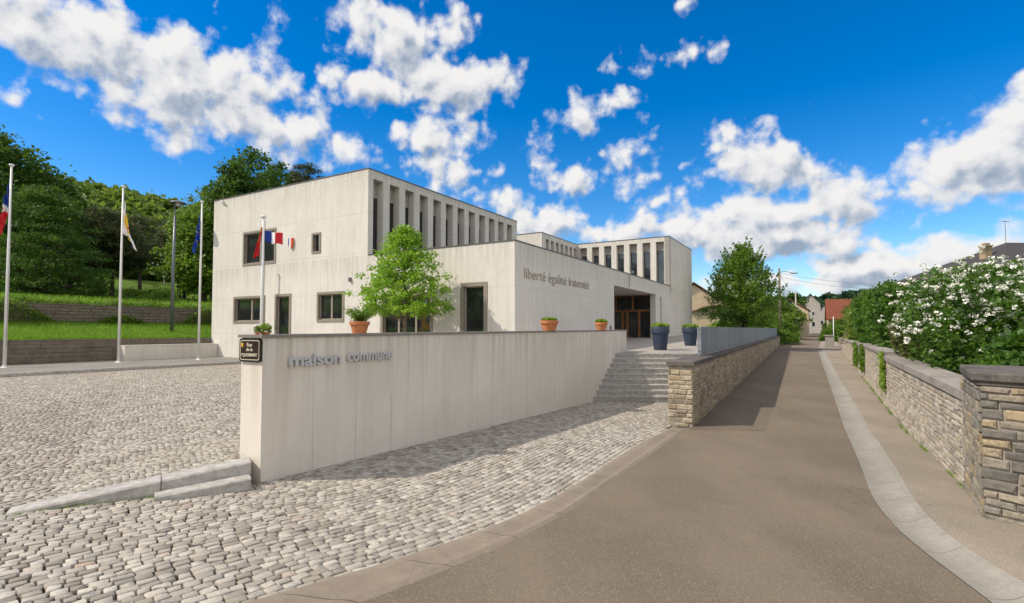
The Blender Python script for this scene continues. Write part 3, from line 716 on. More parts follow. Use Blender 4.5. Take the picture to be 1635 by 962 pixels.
mb = MB(); cpts = [(0, .034), (.022, .026), (.024, -.004), (.014, -.026), (0, -.034), (-.014, -.026), (-.024, -.004), (-.022, .026)]
mb.add([(-.038, SY + .175 + a, SZ + .075 + b) for a, b in cpts], [tuple(range(8))]); mb.cur = 1
mb.add([(-.0385, SY + .175 + a * .45, SZ + .075 + b * .45) for a, b in cpts], [tuple(range(8))]); mb.build('crest', ['crest_yellow', 'flag_orange'], sg)

# ------------------------------------------------------------------ plaza, stairs, terrace
def eplaza(x, y): return .92 - .02 * max(0, y - 21.8)
ZP = lambda x, y: ZE - eplaza(x, y)
heightsheet('plaza', [(wall_x(21.75) + .0, 21.75), (qx(21.75) - .70, 21.75), (qx(62) - .7, 62), (BW(34, -.0).x, BW(34, 0).y), (BW(34, 4.5).x, BW(34, 4.5).y), (BW(12, 4.5).x, BW(12, 4.5).y), (BW(11.9, .2).x, BW(11.9, .2).y), (BW(.3, .3).x, BW(.3, .3).y), (BW(.3, 15).x, BW(.3, 15).y),
     (wall_x(14.5) - .3 - 3.5, 17.3), (wall_x(10) - .45, 10), (wall_x(22.8) - .3, 22.8), (wall_x(22.8) + .1, 22.8)], ZP, 'plaza_paving', 3.0)
stt = thing('staircase', 'nine pale stone steps between the concrete wall and the rubble wall', 'stairs', (0, 0, 0))
e0, e1 = 2.58, .92
for i in range(9):
    y0 = 19.5 + i * (2.3 / 8.6); z = ZE - (e0 + (e1 - e0) * (i + 1) / 9); mb = MB()
    xa, xb = wall_x(y0) + .0, qx(y0) - .60
    yb = y0 + .30 if i < 8 else y0 + .34
    mb.prism([(xa - .05, y0 + .02), (xb, y0 + .02), (xb + .15, yb), (xa + .1, yb)], z - .55, z - .052)
    mb.prism([(xa - .05, y0), (xb, y0), (xb + .15, yb + .001), (xa + .1, yb + .001)], z - .05, z)
    mb.build('step', 'white_granite', stt)

# ------------------------------------------------------------------ coursed stone walls
def stones(mb, L, z0f, z1f, y0, out, course, slen, rng, jit=.012, gap=.012, x0=0.0, axis='x', vfn=None):
    """stone pillows on the face y=y0, growing towards out(+/-1); z0f, z1f functions of position; axis x: along x"""
    zmin = min(z0f(x0), z0f(x0 + L)); zmax = max(z1f(x0), z1f(x0 + L)); z = zmin; ch = course
    nrow = 0
    while z < zmax - .01:
        c = rng.uniform(*course); x = x0 - rng.uniform(0, slen[0])
        while x < x0 + L:
            w = rng.uniform(*slen) * (1.0 if c < sum(course) / 2 else 1.15); xa = max(x, x0); xb = min(x + w, x0 + L); x += w
            if xb - xa < .03: continue
            zb = max(z, z0f((xa + xb) / 2) - .05); zt = min(z + c, z1f((xa + xb) / 2))
            if zt - zb < .02: continue
            g = gap / 2; d = rng.uniform(.02, .02 + jit * 1.6); mb.av = vfn(rng, (xa + xb) / 2, (zb + zt) / 2) if vfn else rng.random()
            j = lambda s=.006: rng.normal() * s
            O = [(xa + g + j(), zb + g + j()), (xb - g + j(), zb + g + j()), (xb - g + j(), zt - g + j()), (xa + g + j(), zt - g + j())]
            cx = (xa + xb) / 2; cz = (zb + zt) / 2; sh = min(.022, (zt - zb) * .2)
            I = [(p + (cx - p) / max(abs(cx - p), 1e-3) * sh + j(.003), q + (cz - q) / max(abs(cz - q), 1e-3) * sh + j(.003)) for p, q in O]
            def T(p, q, dd): return (p, y0 + out * dd, q) if axis == 'x' else (y0 + out * dd, p, q)
            V = [T(p, q, -.01) for p, q in O] + [T(p, q, d * .55) for p, q in O] + [T(p, q, d + j(.003)) for p, q in I]
            mb.add(V, [(0, 1, 5, 4), (1, 2, 6, 5), (2, 3, 7, 6), (3, 0, 4, 7), (4, 5, 9, 8), (5, 6, 10, 9), (6, 7, 11, 10), (7, 4, 8, 11), (8, 9, 10, 11)])
        z += c; nrow += 1

rw = thing('rubble_wall', 'ochre rubble stone wall with dark coping beneath the blue grey fence', 'wall', (QS.x, QS.y, 0), QA)
QL = 56.3; cs_, sn_ = math.cos(QA), math.sin(QA)
def qw(s, n_=0): return (QS.x + cs_ * s - sn_ * n_, QS.y + sn_ * s + cs_ * n_)
def q0f(s): x, y = qw(s); return ZR(x, y)
def q1f(s): return ZE - (.90 - (.9 - .68) * s / QL)
mb = MB(); mb.av = .5; ns = 28
for i in range(ns):
    a, b = QL * i / ns, QL * (i + 1) / ns
    mb.add([(a, .02, -1.2), (b, .02, -1.2), (b, .02, q1f(b)), (a, .02, q1f(a)), (a, .60, -1.2), (b, .60, -1.2), (b, .60, q1f(b)), (a, .60, q1f(a))],
           [(0, 1, 2, 3), (4, 5, 6, 7), (3, 2, 6, 7)] + ([(0, 3, 7, 4)] if i == 0 else []) + ([(1, 2, 6, 5)] if i == ns - 1 else []))
mb.build('wall_core', 'mortar', rw)
rng = np.random.default_rng(11); mb = MB()
stones(mb, 18, q0f, q1f, .02, -1, (.06, .125), (.12, .34), rng, x0=0)
stones(mb, QL - 18, q0f, q1f, .02, -1, (.10, .17), (.2, .5), rng, x0=18)
mb.build('stone_facing', 'stone_ochre', rw)
mb = MB(); stones(mb, .62, lambda s: q0f(0) - .03, lambda s: q1f(0), .02, -1, (.09, .15), (.16, .38), rng, x0=.0, axis='y', jit=.02)
mb.build('end_facing', 'stone_ochre', rw)
mb = MB(); a = -.07
while a < QL:
    b = min(a + rng.uniform(.8, 1.2), QL); mb.av = rng.random(); h = .115; o_ = .05
    za, zb = q1f(a), q1f(b)
    mb.add([(a, -o_, za), (b - .008, -o_, zb), (b - .008, .65, zb), (a, .65, za), (a, -o_, za + h - .02), (b - .008, -o_, zb + h - .02), (b - .008, .65, zb + h - .02), (a, .65, za + h - .02),
            (a + .015, -o_ + .02, za + h), (b - .02, -o_ + .02, zb + h), (b - .02, .63, zb + h), (a + .015, .63, za + h)],
           [(0, 3, 2, 1), (0, 1, 5, 4), (1, 2, 6, 5), (2, 3, 7, 6), (3, 0, 4, 7), (4, 5, 9, 8), (5, 6, 10, 9), (6, 7, 11, 10), (7, 4, 8, 11), (8, 9, 10, 11)]); a = b
mb.build('coping', 'stone_coping_dark', rw)

fe = thing('slat_fence', 'blue grey fence of upright metal slats standing on the rubble wall', 'fence', (QS.x, QS.y, 0), QA)
mb = MB(); s = 3.05
while s < QL - .3:
    zb = q1f(s) + .115; mb.av = random.random(); mb.box(s, s + .078, .28, .305, zb + .03, zb + .90); s += .088
mb.build('slats', 'fence_blue', fe)
mb = MB()
for z_ in (.12, .80):
    for i in range(28):
        a = 3.05 + (QL - 3.35) * i / 28; b = 3.05 + (QL - 3.35) * (i + 1) / 28; zz = (q1f(a) + q1f(b)) / 2 + .115
        mb.add([(a, .306, q1f(a) + .115 + z_), (b, .306, q1f(b) + .115 + z_), (b, .306, q1f(b) + .155 + z_), (a, .306, q1f(a) + .155 + z_), (a, .34, q1f(a) + .115 + z_), (b, .34, q1f(b) + .115 + z_), (b, .34, q1f(b) + .155 + z_), (a, .34, q1f(a) + .155 + z_)],
               [(0, 1, 2, 3), (4, 5, 6, 7), (3, 2, 6, 7), (0, 1, 5, 4)])
mb.build('rail', 'fence_blue', fe)
for i in range(23):
    s = 3.08 + i * 2.42
    if s > QL - .4: break
    mb = MB(); zb = q1f(s) + .115; mb.box(s, s + .05, .341, .391, zb, zb + .88); mb.build('post', 'fence_blue', fe)

# right hand wall: pale coursed stone, three copings, climbing plants; weathered pier nearest
RA = math.atan2(1, .58); RS = Vector((6.53, 7.6, 0)); rc, rs_ = math.cos(RA), math.sin(RA)
def rw_(s, n_=0): return (RS.x + rc * s - rs_ * n_, RS.y + rs_ * s + rc * n_)
def r0f(s): x, y = rw_(s); return ZR(x, y) + .03
gw = thing('garden_wall', 'pale coursed stone garden wall with flat coping along the right pavement', 'wall', (RS.x, RS.y, 0), RA)
segs = [(-.2, 11.2, 1.00, .93, .15), (11.2, 22.5, .80, .74, .12), (22.5, 60, .80, .86, .11)]
rng = np.random.default_rng(5)
mbc = MB(); mbs = MB()
for k, (a, b, ea, eb, ct) in enumerate(segs):
    top = lambda s, a=a, b=b, ea=ea, eb=eb: ZE - (ea + (eb - ea) * (s - a) / (b - a))
    nn = 6
    for i in range(nn):
        p, q = a + (b - a) * i / nn, a + (b - a) * (i + 1) / nn
        mbc.add([(p, -.40, -1.2), (q, -.40, -1.2), (q, -.40, top(q)), (p, -.40, top(p)), (p, -.0, -1.2), (q, -.0, -1.2), (q, -.0, top(q)), (p, -.0, top(p))],
                [(0, 1, 2, 3), (4, 5, 6, 7), (3, 2, 6, 7)] + ([(0, 3, 7, 4)] if i == 0 else []) + ([(1, 2, 6, 5)] if i == nn - 1 else []))
    stones(mbs, b - a, r0f, top, 0, 1, (.05, .115), (.10, .32), rng, x0=a, jit=.014, gap=.014)
    mb = MB(); p = a
    while p < b - .05:
        q = min(p + rng.uniform(1.3, 1.9), b); mb.av = rng.random(); g = .006
        V = []
        for (yy, zz) in ((.075, 0), (.075, ct - .015), (.06, ct), (-.46, ct), (-.475, ct - .015), (-.475, 0)):
            V += [(p, yy, top(p) + zz), (q - g, yy, top(q) + zz)]
        mb.add(V, [(0, 1, 3, 2), (2, 3, 5, 4), (4, 5, 7, 6), (6, 7, 9, 8), (8, 9, 11, 10), (10, 11, 1, 0), (0, 2, 4, 6, 8, 10), (1, 11, 9, 7, 5, 3)]); p = q
    mb.build('coping', 'stone_coping', gw)
mbc.build('wall_core', 'mortar', gw); mbs.build('stone_facing', 'stone_pale', gw)

PC = Vector((5.72, 6.5, 0)); PA = math.atan2(-.87, .49); pr = thing('stone_pier', 'dark weathered ashlar gate pier with moulded capstone at the right edge', 'pier', (PC.x, PC.y, 0), PA)
# local x along the face towards the right, local -y faces the street
z0p = ZR(PC.x, PC.y) - .15; zt = ZE - .67; LP = 2.4
cpl = math.cos(PA); spl = math.sin(PA)
def to_loc(x, y): dx, dy = x - PC.x, y - PC.y; return (dx * cpl + dy * spl, -dx * spl + dy * cpl)
back = to_loc(*rw_(.25, .02)); back2 = to_loc(*rw_(.25, -.6))
mb = MB(); mb.prism([(0.02, -.02), (LP, -.02), (LP, .9), (back2[0], back2[1]), (back[0], back[1])], z0p - .5, zt); mb.build('pier_core', 'mortar', pr)
rng = np.random.default_rng(21); mb = MB()
stones(mb, LP, lambda s: z0p, lambda s: zt, -.02, -1, (.085, .14), (.18, .48), rng, x0=0, jit=.016, gap=.018, vfn=lambda r, x, z: min(1, max(0, (.05 if r.random() < .6 - x * .9 else .3 + r.random() * .7))))
mb.build('stone_facing', 'stone_weathered', pr)
# face between pier corner and garden wall
ret = thing('pier_return', '', None); bpy.data.objects.remove(ret)
bx, by = back; ang = math.atan2(by + .02, bx); Ls = math.hypot(bx, by + .02)
mb = MB(); stones(mb, Ls, lambda s: z0p, lambda s: zt, 0, 1, (.105, .15), (.2, .4), rng, x0=0, jit=.015)
mb.v = [(.0 + p[0] * math.cos(ang) - p[1] * math.sin(ang), -.02 + p[0] * math.sin(ang) + p[1] * math.cos(ang), p[2]) for p in mb.v]; mb.build('return_facing', 'stone_weathered', pr)
mb = MB(); prof = [(.0, 0), (.03, .015), (.03, .04), (.06, .065), (.07, .075), (.07, .15), (.045, .175)]; pts_ = [(0, 0), (LP, 0), (LP, .9), (back2[0], back2[1]), (bx, by)]
cxm = sum(p[0] for p in pts_) / 5; cym = sum(p[1] for p in pts_) / 5; V = []
for (o_, dz) in prof:
    V += [(p[0] + (p[0] - cxm) / abs(p[0] - cxm) * o_ if abs(p[0] - cxm) > .05 else p[0], p[1] + (p[1] - cym) / abs(p[1] - cym) * o_, zt + dz) for p in pts_]
n = 5; mb.add(V, [(i * n + k, i * n + (k + 1) % n, (i + 1) * n + (k + 1) % n, (i + 1) * n + k) for i in range(len(prof) - 1) for k in range(n)] + [tuple(range(n)), tuple((len(prof) - 1) * n + k for k in range(n))]); mb.av = .2
mb.build('capstone', 'stone_coping_dark', pr)

# ------------------------------------------------------------------ town hall
th = thing('town_hall', 'pale concrete town hall with upper rows of concrete fins and carved motto', 'building', (BO.x, BO.y, 0), BA)
ZB = -.4; ZM = ZE + 8.20; ZL = ZE + 3.80; ZW = ZE + 8.05
def wallholes(mb, a0, a1, z0, z1, holes, dep, mp, ends=True):
    """mp(a, d, z): d=0 outer face, d=dep inner face"""
    xs = sorted({a0, a1} | {h[0] for h in holes} | {h[1] for h in holes}); zs = sorted({z0, z1} | {h[2] for h in holes} | {h[3] for h in holes})
    xs = [x for x in xs if a0 <= x <= a1]; zs = [z for z in zs if z0 <= z <= z1]
    def solid(i, j):
        if i < 0 or j < 0 or i >= len(xs) - 1 or j >= len(zs) - 1: return False
        cx = (xs[i] + xs[i + 1]) / 2; cz = (zs[j] + zs[j + 1]) / 2
        return not any(h[0] < cx < h[1] and h[2] < cz < h[3] for h in holes)
    for i in range(len(xs) - 1):
        for j in range(len(zs) - 1):
            if not solid(i, j): continue
            A, B, C_, D_ = xs[i], xs[i + 1], zs[j], zs[j + 1]
            mb.quad(mp(A, 0, C_), mp(B, 0, C_), mp(B, 0, D_), mp(A, 0, D_)); mb.quad(mp(A, dep, C_), mp(B, dep, C_), mp(B, dep, D_), mp(A, dep, D_))
            if not solid(i - 1, j): mb.quad(mp(A, 0, C_), mp(A, dep, C_), mp(A, dep, D_), mp(A, 0, D_))
            if not solid(i + 1, j): mb.quad(mp(B, 0, C_), mp(B, dep, C_), mp(B, dep, D_), mp(B, 0, D_))
            if not solid(i, j - 1): mb.quad(mp(A, 0, C_), mp(B, 0, C_), mp(B, dep, C_), mp(A, dep, C_))
            if not solid(i, j + 1): mb.quad(mp(A, 0, D_), mp(B, 0, D_), mp(B, dep, D_), mp(A, dep, D_))
def weld(o):
    b = bmesh.new(); b.from_mesh(o.data); bmesh.ops.remove_doubles(b, verts=b.verts[:], dist=.0004); bmesh.ops.recalc_face_normals(b, faces=b.faces[:]); b.to_mesh(o.data); b.free(); return o
def vfac(px):                                           # distance along the street facade for a point of the photo
    k = (px - CX) / 847.; return (BO.x - k * BO.y) / (.863 + k * .505)
def zfac(px, py): D = BO.y + .505 * vfac(px); return ZE + H(py, D)
def rect(px0, px1, pyt, pyb=None, zb=None):
    v1, v0 = vfac(px0), vfac(px1); pm = (px0 + px1) / 2
    return [v0, v1, zb if zb is not None else zfac(px0, pyb), zfac(px0, pyt)]
wins = {'upper': rect(385.6, 438.6, 371, 425.0), 'small': rect(496, 510.5, 372, 405), 'w1': rect(372.3, 422.6, 473.6, 516), 'door': rect(438.4, 464.3, 469.5, zb=ZE - .75),
        'w3': rect(505.6, 549.2, 466.3, 514), 'large': rect(607.5, 691, 470, zb=ZE - .85), 'w5': rect(735.4, 778.2, 451.5, zb=ZE - .85)}
FD = .35
facmap = lambda a, d, z: (d, a, z)                      # u = depth, v = along
sidemap = lambda v0: (lambda a, d, z: (a, v0 + d, z))   # u along, depth to +v
mb = MB(); wallholes(mb, 8.55, 22, ZB - .6, ZM, [tuple(wins[k]) for k in ('upper', 'small', 'w1', 'door', 'w3')], FD, facmap); weld(mb.build('front_wall', 'concrete_building', th))
mb = MB(); wallholes(mb, .0, 8.55, ZB - .6, ZL, [tuple(wins[k]) for k in ('large', 'w5')], FD, facmap); weld(mb.build('front_wall', 'concrete_building', th))
# fins along the high side
sl1 = [(.33 + 1.213 * i, .33 + 1.213 * i + .74, ZL - .3, ZM - .42) for i in range(12)]
mb = MB(); wallholes(mb, FD, 14.8, ZL - .5, ZM, [(max(h[0], FD + .001), *h[1:]) for h in sl1], .46, sidemap(8.55)); weld(mb.build('fin_wall', 'concrete_building', th))
sl2 = [(19.95 + .96 * i, 19.95 + .96 * i + .58, ZL - .3, ZW - .42) for i in range(7)]
mb = MB(); wallholes(mb, 19.5, 26.6, ZL - .5, ZW, [h for h in sl2 if h[1] < 26.55], .46, sidemap(8.55)); weld(mb.build('fin_wall', 'concrete_building', th))
sl3 = [(.46 + 1.175 * i, .46 + 1.175 * i + .70, ZL - .3, ZW - .38) for i in range(7)]
mb = MB(); wallholes(mb, .0, 8.55, ZL - .5, ZW, sl3, .46, lambda a, d, z: (26.3 + d, a, z)); weld(mb.build('fin_wall', 'concrete_building', th))
# the low motto wall with the porch opening
mb = MB(); wallholes(mb, FD, 26.3, ZB - .6, ZL, [(12.3, 21.8, ZB - .7, ZE + 2.83), (23.0, 23.65, ZB - .7, ZE + 2.72)], .42, sidemap(0)); weld(mb.build('motto_wall', 'concrete_building', th))
mb = MB(); wallholes(mb, 26.3, 35.2, ZB - .6, ZW, [], .42, sidemap(0)); weld(mb.build('end_wall', 'concrete_building', th))
mb = MB()
mb.box(.36, 14.79, 21.6, 22, ZB, ZM); mb.box(14.8, 15.1, 8.55, 22, ZB, ZM); mb.box(19.2, 19.5, 8.55, 22, ZL - .4, ZW); mb.box(34.8, 35.19, .43, 22, ZB, ZW - .003); mb.box(19.5, 34.79, 21.6, 22, ZB, ZW)
mb.build('rear_wall', 'concrete_building', th)
mb = MB(); mb.box(.36, 14.79, 9.02, 21.59, ZM - .5, ZM - .12); mb.box(.36, 26.29, .43, 8.54, ZL - .4, ZL - .12); mb.box(15.11, 19.19, 8.55, 21.59, ZL - .4, ZL - .12)
mb.box(26.77, 34.79, .43, 8.56, ZW - .5, ZW - .12); mb.box(19.51, 34.79, 9.02, 21.59, ZW - .5, ZW - .12); mb.build('roof', 'slate', th)
# dark metal cappings on the parapets
mb = MB(); e_ = .025; hC = .055
def cap(u0, u1, v0, v1, z): mb.box(u0 - e_, u1 + e_, v0 - e_, v1 + e_, z + .001, z + hC)
cap(0, .36, 8.55, 22, ZM); cap(.42, 14.8, 8.55, 9.0, ZM); cap(0, .36, 0, 8.5, ZL); cap(.42, 26.25, 0, .42, ZL); cap(14.86, 15.1, 8.55, 22, ZM)
cap(19.55, 26.2, 8.55, 9, ZW); cap(19.2, 19.5, 8.55, 22, ZW); cap(26.3, 26.7, 0, 8.5, ZW); cap(26.76, 35.2, 0, .4, ZW)
mb.build('parapet_capping', 'zinc', th)
# windows of the street front: protruding surround, inner frame, mullion, pane
def window(name, r, mull=(), frame=.13, sub=.05, deep=.20, door=False):
    v0, v1, z0, z1 = r; w = MB(); o_ = -.035
    def ring(a0, a1, b0, b1, t, d0, d1):
        w.box(d0, d1, a0, a0 + t, b0, b1); w.box(d0, d1, a1 - t, a1, b0, b1); w.box(d0, d1, a0 + t, a1 - t, b1 - t, b1); w.box(d0, d1, a0 + t, a1 - t, b0, b0 + t)
    g = .003
    ring(v0 + g, v1 - g, z0 + g, z1 - g, frame, o_, deep); fo = w.build('window', 'frame_taupe', th)
    w = MB(); t = frame
    def ring2(a0, a1, b0, b1):
        w.box(.09, .19, a0, a0 + sub, b0, b1); w.box(.09, .19, a1 - sub, a1, b0, b1); w.box(.09, .19, a0 + sub, a1 - sub, b1 - sub, b1); w.box(.09, .19, a0 + sub, a1 - sub, b0, b0 + sub)
    edges = [v0 + t + g] + [v0 + (v1 - v0) * m_ for m_ in mull] + [v1 - t - g]
    for a, b in zip(edges, edges[1:]): ring2(a + .002, b - .002, z0 + t + g, z1 - t - g)
    w.build('frame', 'frame_inner', fo)
    w = MB(); w.quad((.15, v0 + t, z0 + t), (.15, v1 - t, z0 + t), (.15, v1 - t, z1 - t), (.15, v0 + t, z1 - t)); w.build('pane', 'glass_dark', fo)
window('window', wins['upper'], (.5,)); window('window', wins['small'], (), .11, .03); window('window', wins['w1'], (.45,)); window('window', wins['door'], (), .14)
window('window', wins['w3'], (.5,), .13); window('window', wins['large'], (.33, .66), .16); window('window', wins['w5'], (), .18, .04)
# glazing behind the fins
def fin_glass(holes, plane, flip, zt, blind, mat='glass_dark'):
    for h in holes:
        w = MB(); a0, a1, z0, z1 = h
        P_ = (lambda a, z: (a, plane, z)) if not flip else (lambda a, z: (plane, a, z))
        w.quad(P_(a0 - .05, z0), P_(a1 + .05, z0), P_(a1 + .05, z1 - blind), P_(a0 - .05, z1 - blind)); po = w.build('fin_window', mat, th)
        w = MB(); d = -.03
        Pb = (lambda a, z, q: (a, plane + q, z)) if not flip else (lambda a, z, q: (plane + q, a, z))
        for (x0, x1, b0, b1) in ((a0 + .002, a1 - .002, z1 - blind, z1 - .002),):
            A = [Pb(x0, b0, d), Pb(x1, b0, d), Pb(x1, b1, d), Pb(x0, b1, d), Pb(x0, b0, d + .02), Pb(x1, b0, d + .02), Pb(x1, b1, d + .02), Pb(x0, b1, d + .02)]
            w.add(A, [(0, 1, 2, 3), (4, 5, 6, 7), (0, 1, 5, 4), (1, 2, 6, 5), (2, 3, 7, 6), (3, 0, 4, 7)])
        w.build('blind', 'blind_panel', po)
fin_glass(sl1, 8.55 + .43, False, ZM, .85); fin_glass([h for h in sl2 if h[1] < 26.55], 8.55 + .43, False, ZW, .8); fin_glass(sl3, 26.3 + .43, True, ZW, .72, 'glass_sky')
# porch
mb = MB(); zf = ZE - .62
mb.box(12.3, 22.4, .425, 4.7, ZE + 2.832, ZE + 3.0); mb.box(11.9, 12.28, .425, 4.7, ZB - .4, ZE + 2.83); mb.box(11.9, 22.4, 4.71, 5.0, ZB - .4, ZE + 2.83); mb.box(22.6, 22.9, .425, 4.7, ZB - .4, ZE + 2.83)
mb.box(23.0, 23.65, .35, .41, ZB, ZE + 2.7)
mb.build('porch_wall', 'concrete_building', th)
mb = MB(); zb_ = ZE - .62
def dframe(v0, v1, z0, z1, t=.09, d0=22.05, d1=22.2):
    mb.box(d0, d1, v0, v0 + t, z0, z1); mb.box(d0, d1, v1 - t, v1, z0, z1); mb.box(d0, d1, v0 + t, v1 - t, z1 - t, z1); mb.box(d0, d1, v0 + t, v1 - t, z0, z0 + t)
zt_ = ZE + 1.62
edges = [.45, 1.4, 2.35, 2.75, 3.7, 4.65]
for a, b in zip(edges, edges[1:]): dframe(a + .003, b - .003, zb_, zt_ - .003)
for a, b in ((.45, 1.9), (1.9, 3.3), (3.3, 4.65)): dframe(a + .003, b - .003, zt_, ZE + 2.82, .07)
dr = mb.build('entrance_door', 'wood_door', th)
mb = MB(); mb.quad((22.15, .45, zb_), (22.15, 4.68, zb_), (22.15, 4.68, ZE + 2.82), (22.15, .45, ZE + 2.82)); mb.build('pane', 'glass_dark', dr)
mb = MB(); 
for v_ in (1.28, 3.58): mb = MB(); mb.tube([(21.97, v_, zb_ + .8), (21.97, v_, zb_ + 1.4)], .018, 8); mb.build('handle', 'grey_metal', dr)
# motto
put_text('lettering', 'liberté', .66, .04, -.006, th, 'concrete_letters', lambda x, y, z: (.80 + x, -.016 - z, ZE + 2.30 + y), 2.05)
put_text('lettering', 'égalité', .66, .04, -.006, th, 'concrete_letters', lambda x, y, z: (3.12 + x, -.016 - z, ZE + 2.30 + y), 2.05)
put_text('lettering', 'fraternité', .66, .04, -.006, th, 'concrete_letters', lambda x, y, z: (5.45 + x, -.016 - z, ZE + 2.30 + y), 2.65)
# small fittings
def fitting(name, label, cat, loc, rz=0): return thing(name, label, cat, loc, rz)
def wallpos(px, py, off=0): v = vfac(px); return BW(-off, v, zfac(px, py))
wl = fitting('wall_light', 'small dark wall light on the front between small window and tree', 'wall light', wallpos(559, 446), BA)
mb = MB(); mb.box(-.12, 0, -.06, .06, -.1, .1, .01); mb.build('housing', 'grey_metal', wl); mb = MB(); mb.box(-.10, -.02, -.045, .045, -.115, -.101); mb.build('lens', 'lamp_glass', wl)
cc = fitting('security_camera', 'small white security camera under the top left corner of the front', 'security camera', wallpos(353, 321), BA)
mb = MB(); mb.tube([(0, 0, .05), (-.14, 0, .03)], .03, 8); mb.build('bracket', 'white_paint', cc); mb = MB(); mb.tube([(-.10, .16, -.02), (-.18, -.18, -.08)], .06, 10); mb.build('camera_body', 'white_paint', cc)
fl2 = fitting('floodlight', 'small floodlight on the parapet above the porch', 'floodlight', BW(15.1, -.05, ZL - .02), BA)
mb = MB(); mb.tube([(0, 0, 0), (0, -.22, .12)], .02, 6); mb.build('arm', 'grey_metal', fl2); mb = MB(); mb.box(-.12, .12, -.34, -.2, .04, .2, .01); mb.build('lamp_housing', 'grey_metal', fl2)
mb = MB(); mb.tube([(0, -.035, -.05), (0, -.035, -.9)], .018, 6); mb.build('conduit', 'grey_metal', fl2)
ib = fitting('intercom', 'small black entry box on the wall left of the porch', 'intercom', BW(11.6, -.03, ZE + .1), BA); mb = MB(); mb.box(-.08, .08, -.03, .03, -.2, .2, .01); mb.build('box', 'black_plastic', ib)
mb = MB(); mb.box(-.045, .045, -.034, -.031, .02, .14); mb.build('screen', 'lamp_glass', ib)
# tricolour shield
shd = fitting('shield', 'small blue and white shield plaque on the front beside the flag', 'shield', wallpos(464, 388), BA)
sp_ = [(-.16, .28), (-.19, .0), (-.12, -.22), (0, -.32), (.12, -.22), (.19, 0), (.16, .28)]
mb = MB(); cols_ = ['flag_blue', 'flag_white', 'flag_orange']
def clipx(poly, lo, hi):
    out = poly
    for s_, lim in ((1, lo), (-1, hi)):
        res = []; 
        for i in range(len(out)):
            p, q = out[i], out[(i + 1) % len(out)]; pi2 = s_ * (p[0] - lim) >= 0; qi = s_ * (q[0] - lim) >= 0
            if pi2: res.append(p)
            if pi2 != qi: t_ = (lim - p[0]) / (q[0] - p[0]); res.append((lim, p[1] + t_ * (q[1] - p[1])))
        out = res
    return out
for i_, (lo, hi) in enumerate(((-.2, -.04), (-.04, .08), (.08, .2))):
    pl = clipx([(-a, b) for a, b in sp_], lo, hi); n = len(pl); mb.cur = {0: 2, 1: 1, 2: 0}[i_]
    mb.add([(-.12, a, b) for a, b in pl] + [(-.02, a, b) for a, b in pl], [tuple(range(n)), tuple(range(n, 2 * n))] + [(k, (k + 1) % n, n + (k + 1) % n, n + k) for k in range(n)])
mb.build('plaque', cols_, shd)

# ------------------------------------------------------------------ left side: kerb, pavement, block wall, lawns, hill
def kl(y): return kerbline_x(y)
YK = [4 + i for i in range(0, 29)]
ykk = [y for y in YK if y <= 32]
def esw(x, y): return 1.60
mb = MB(); a = 0
for i in range(0, 30):
    y0 = 3 + i * 1.0; y1 = y0 + .985
    if y0 > 31.3: break
    V = []
    for y in (y0, y1):
        x = kl(y); z1_ = ZE - 1.59; V += [(x, y, z1_ - .4), (x, y, z1_ - .015), (x - .015, y, z1_), (x - .20, y, z1_), (x - .20, y, z1_ - .4)]
    mb.add(V, [(0, 1, 6, 5), (1, 2, 7, 6), (2, 3, 8, 7), (3, 4, 9, 8), (0, 1, 2, 3, 4), (5, 6, 7, 8, 9)])
kb = mb.build('kerb_square', 'white_granite'); kb['kind'] = 'structure'
def blx(y): return BL.x + (y - BL.y) * .585
ribbon('pavement_square', [2 + i for i in range(0, 32)], lambda y: (blx(y) - .1, y), lambda y: (kl(y) - .2, y), lambda x, y: ZE - 1.594, 'sidewalk_left', 4)
bw = thing('block_wall', 'brown grey block retaining wall behind the flagpoles', 'retaining wall', (BL.x, BL.y, 0), BA + math.pi)
BWL = 34.; rng = np.random.default_rng(8)
mb = MB(); mb.box(.02, BWL, -.30, -.005, -.2, ZE - .50); mb.build('wall_core', 'mortar_dark', bw)
mb = MB(); stones(mb, BWL - .05, lambda s: .45, lambda s: ZE - .50, -.0, 1, (.20, .23), (.5, 1.1), rng, x0=.04, jit=.004, gap=.010); mb.build('block_facing', 'block_brown', bw)
mb = MB(); 
s = .04
while s < BWL - .1: mb.av = rng.random(); mb.box(s, min(s + 1.0, BWL) - .008, -.33, .045, ZE - .499, ZE - .43, .008); s += 1.0
mb.build('coping', 'block_brown', bw)
lb = thing('concrete_bench', 'low pale concrete block against the wall by the building corner', 'bench', (BL.x, BL.y, 0), BA + math.pi)
mb = MB(); mb.box(.03, 5.1, .06, .75, -.1, ZE - .82, .012); mb.build('block', 'concrete_building', lb); mb = MB(); mb.box(.02, 5.11, .05, .76, ZE - .819, ZE - .775, .008); mb.build('seat_slab', 'concrete_building', lb)

def sdist(x, y): return (Vector((x, y, 0)) - BL).dot(nv)
HP = [(0, -.47), (4.2, .45), (4.5, 1.6), (6, 1.72), (9, 2.1), (20, 2.9), (30, 3.9), (42, 5.6), (56, 8.0), (80, 14.5), (110, 25), (145, 35.5), (170, 38), (230, 34), (400, 20)]
def hill_h(x, y):
    s = sdist(x, y); s = max(s, 0); h = float(np.interp(s, [p[0] for p in HP], [p[1] for p in HP]))
    if s > 8: h += (.35 * math.sin(x * .13 + y * .07) + .25 * math.sin(x * .31 - y * .17)) * min(1, (s - 8) / 12)
    return h
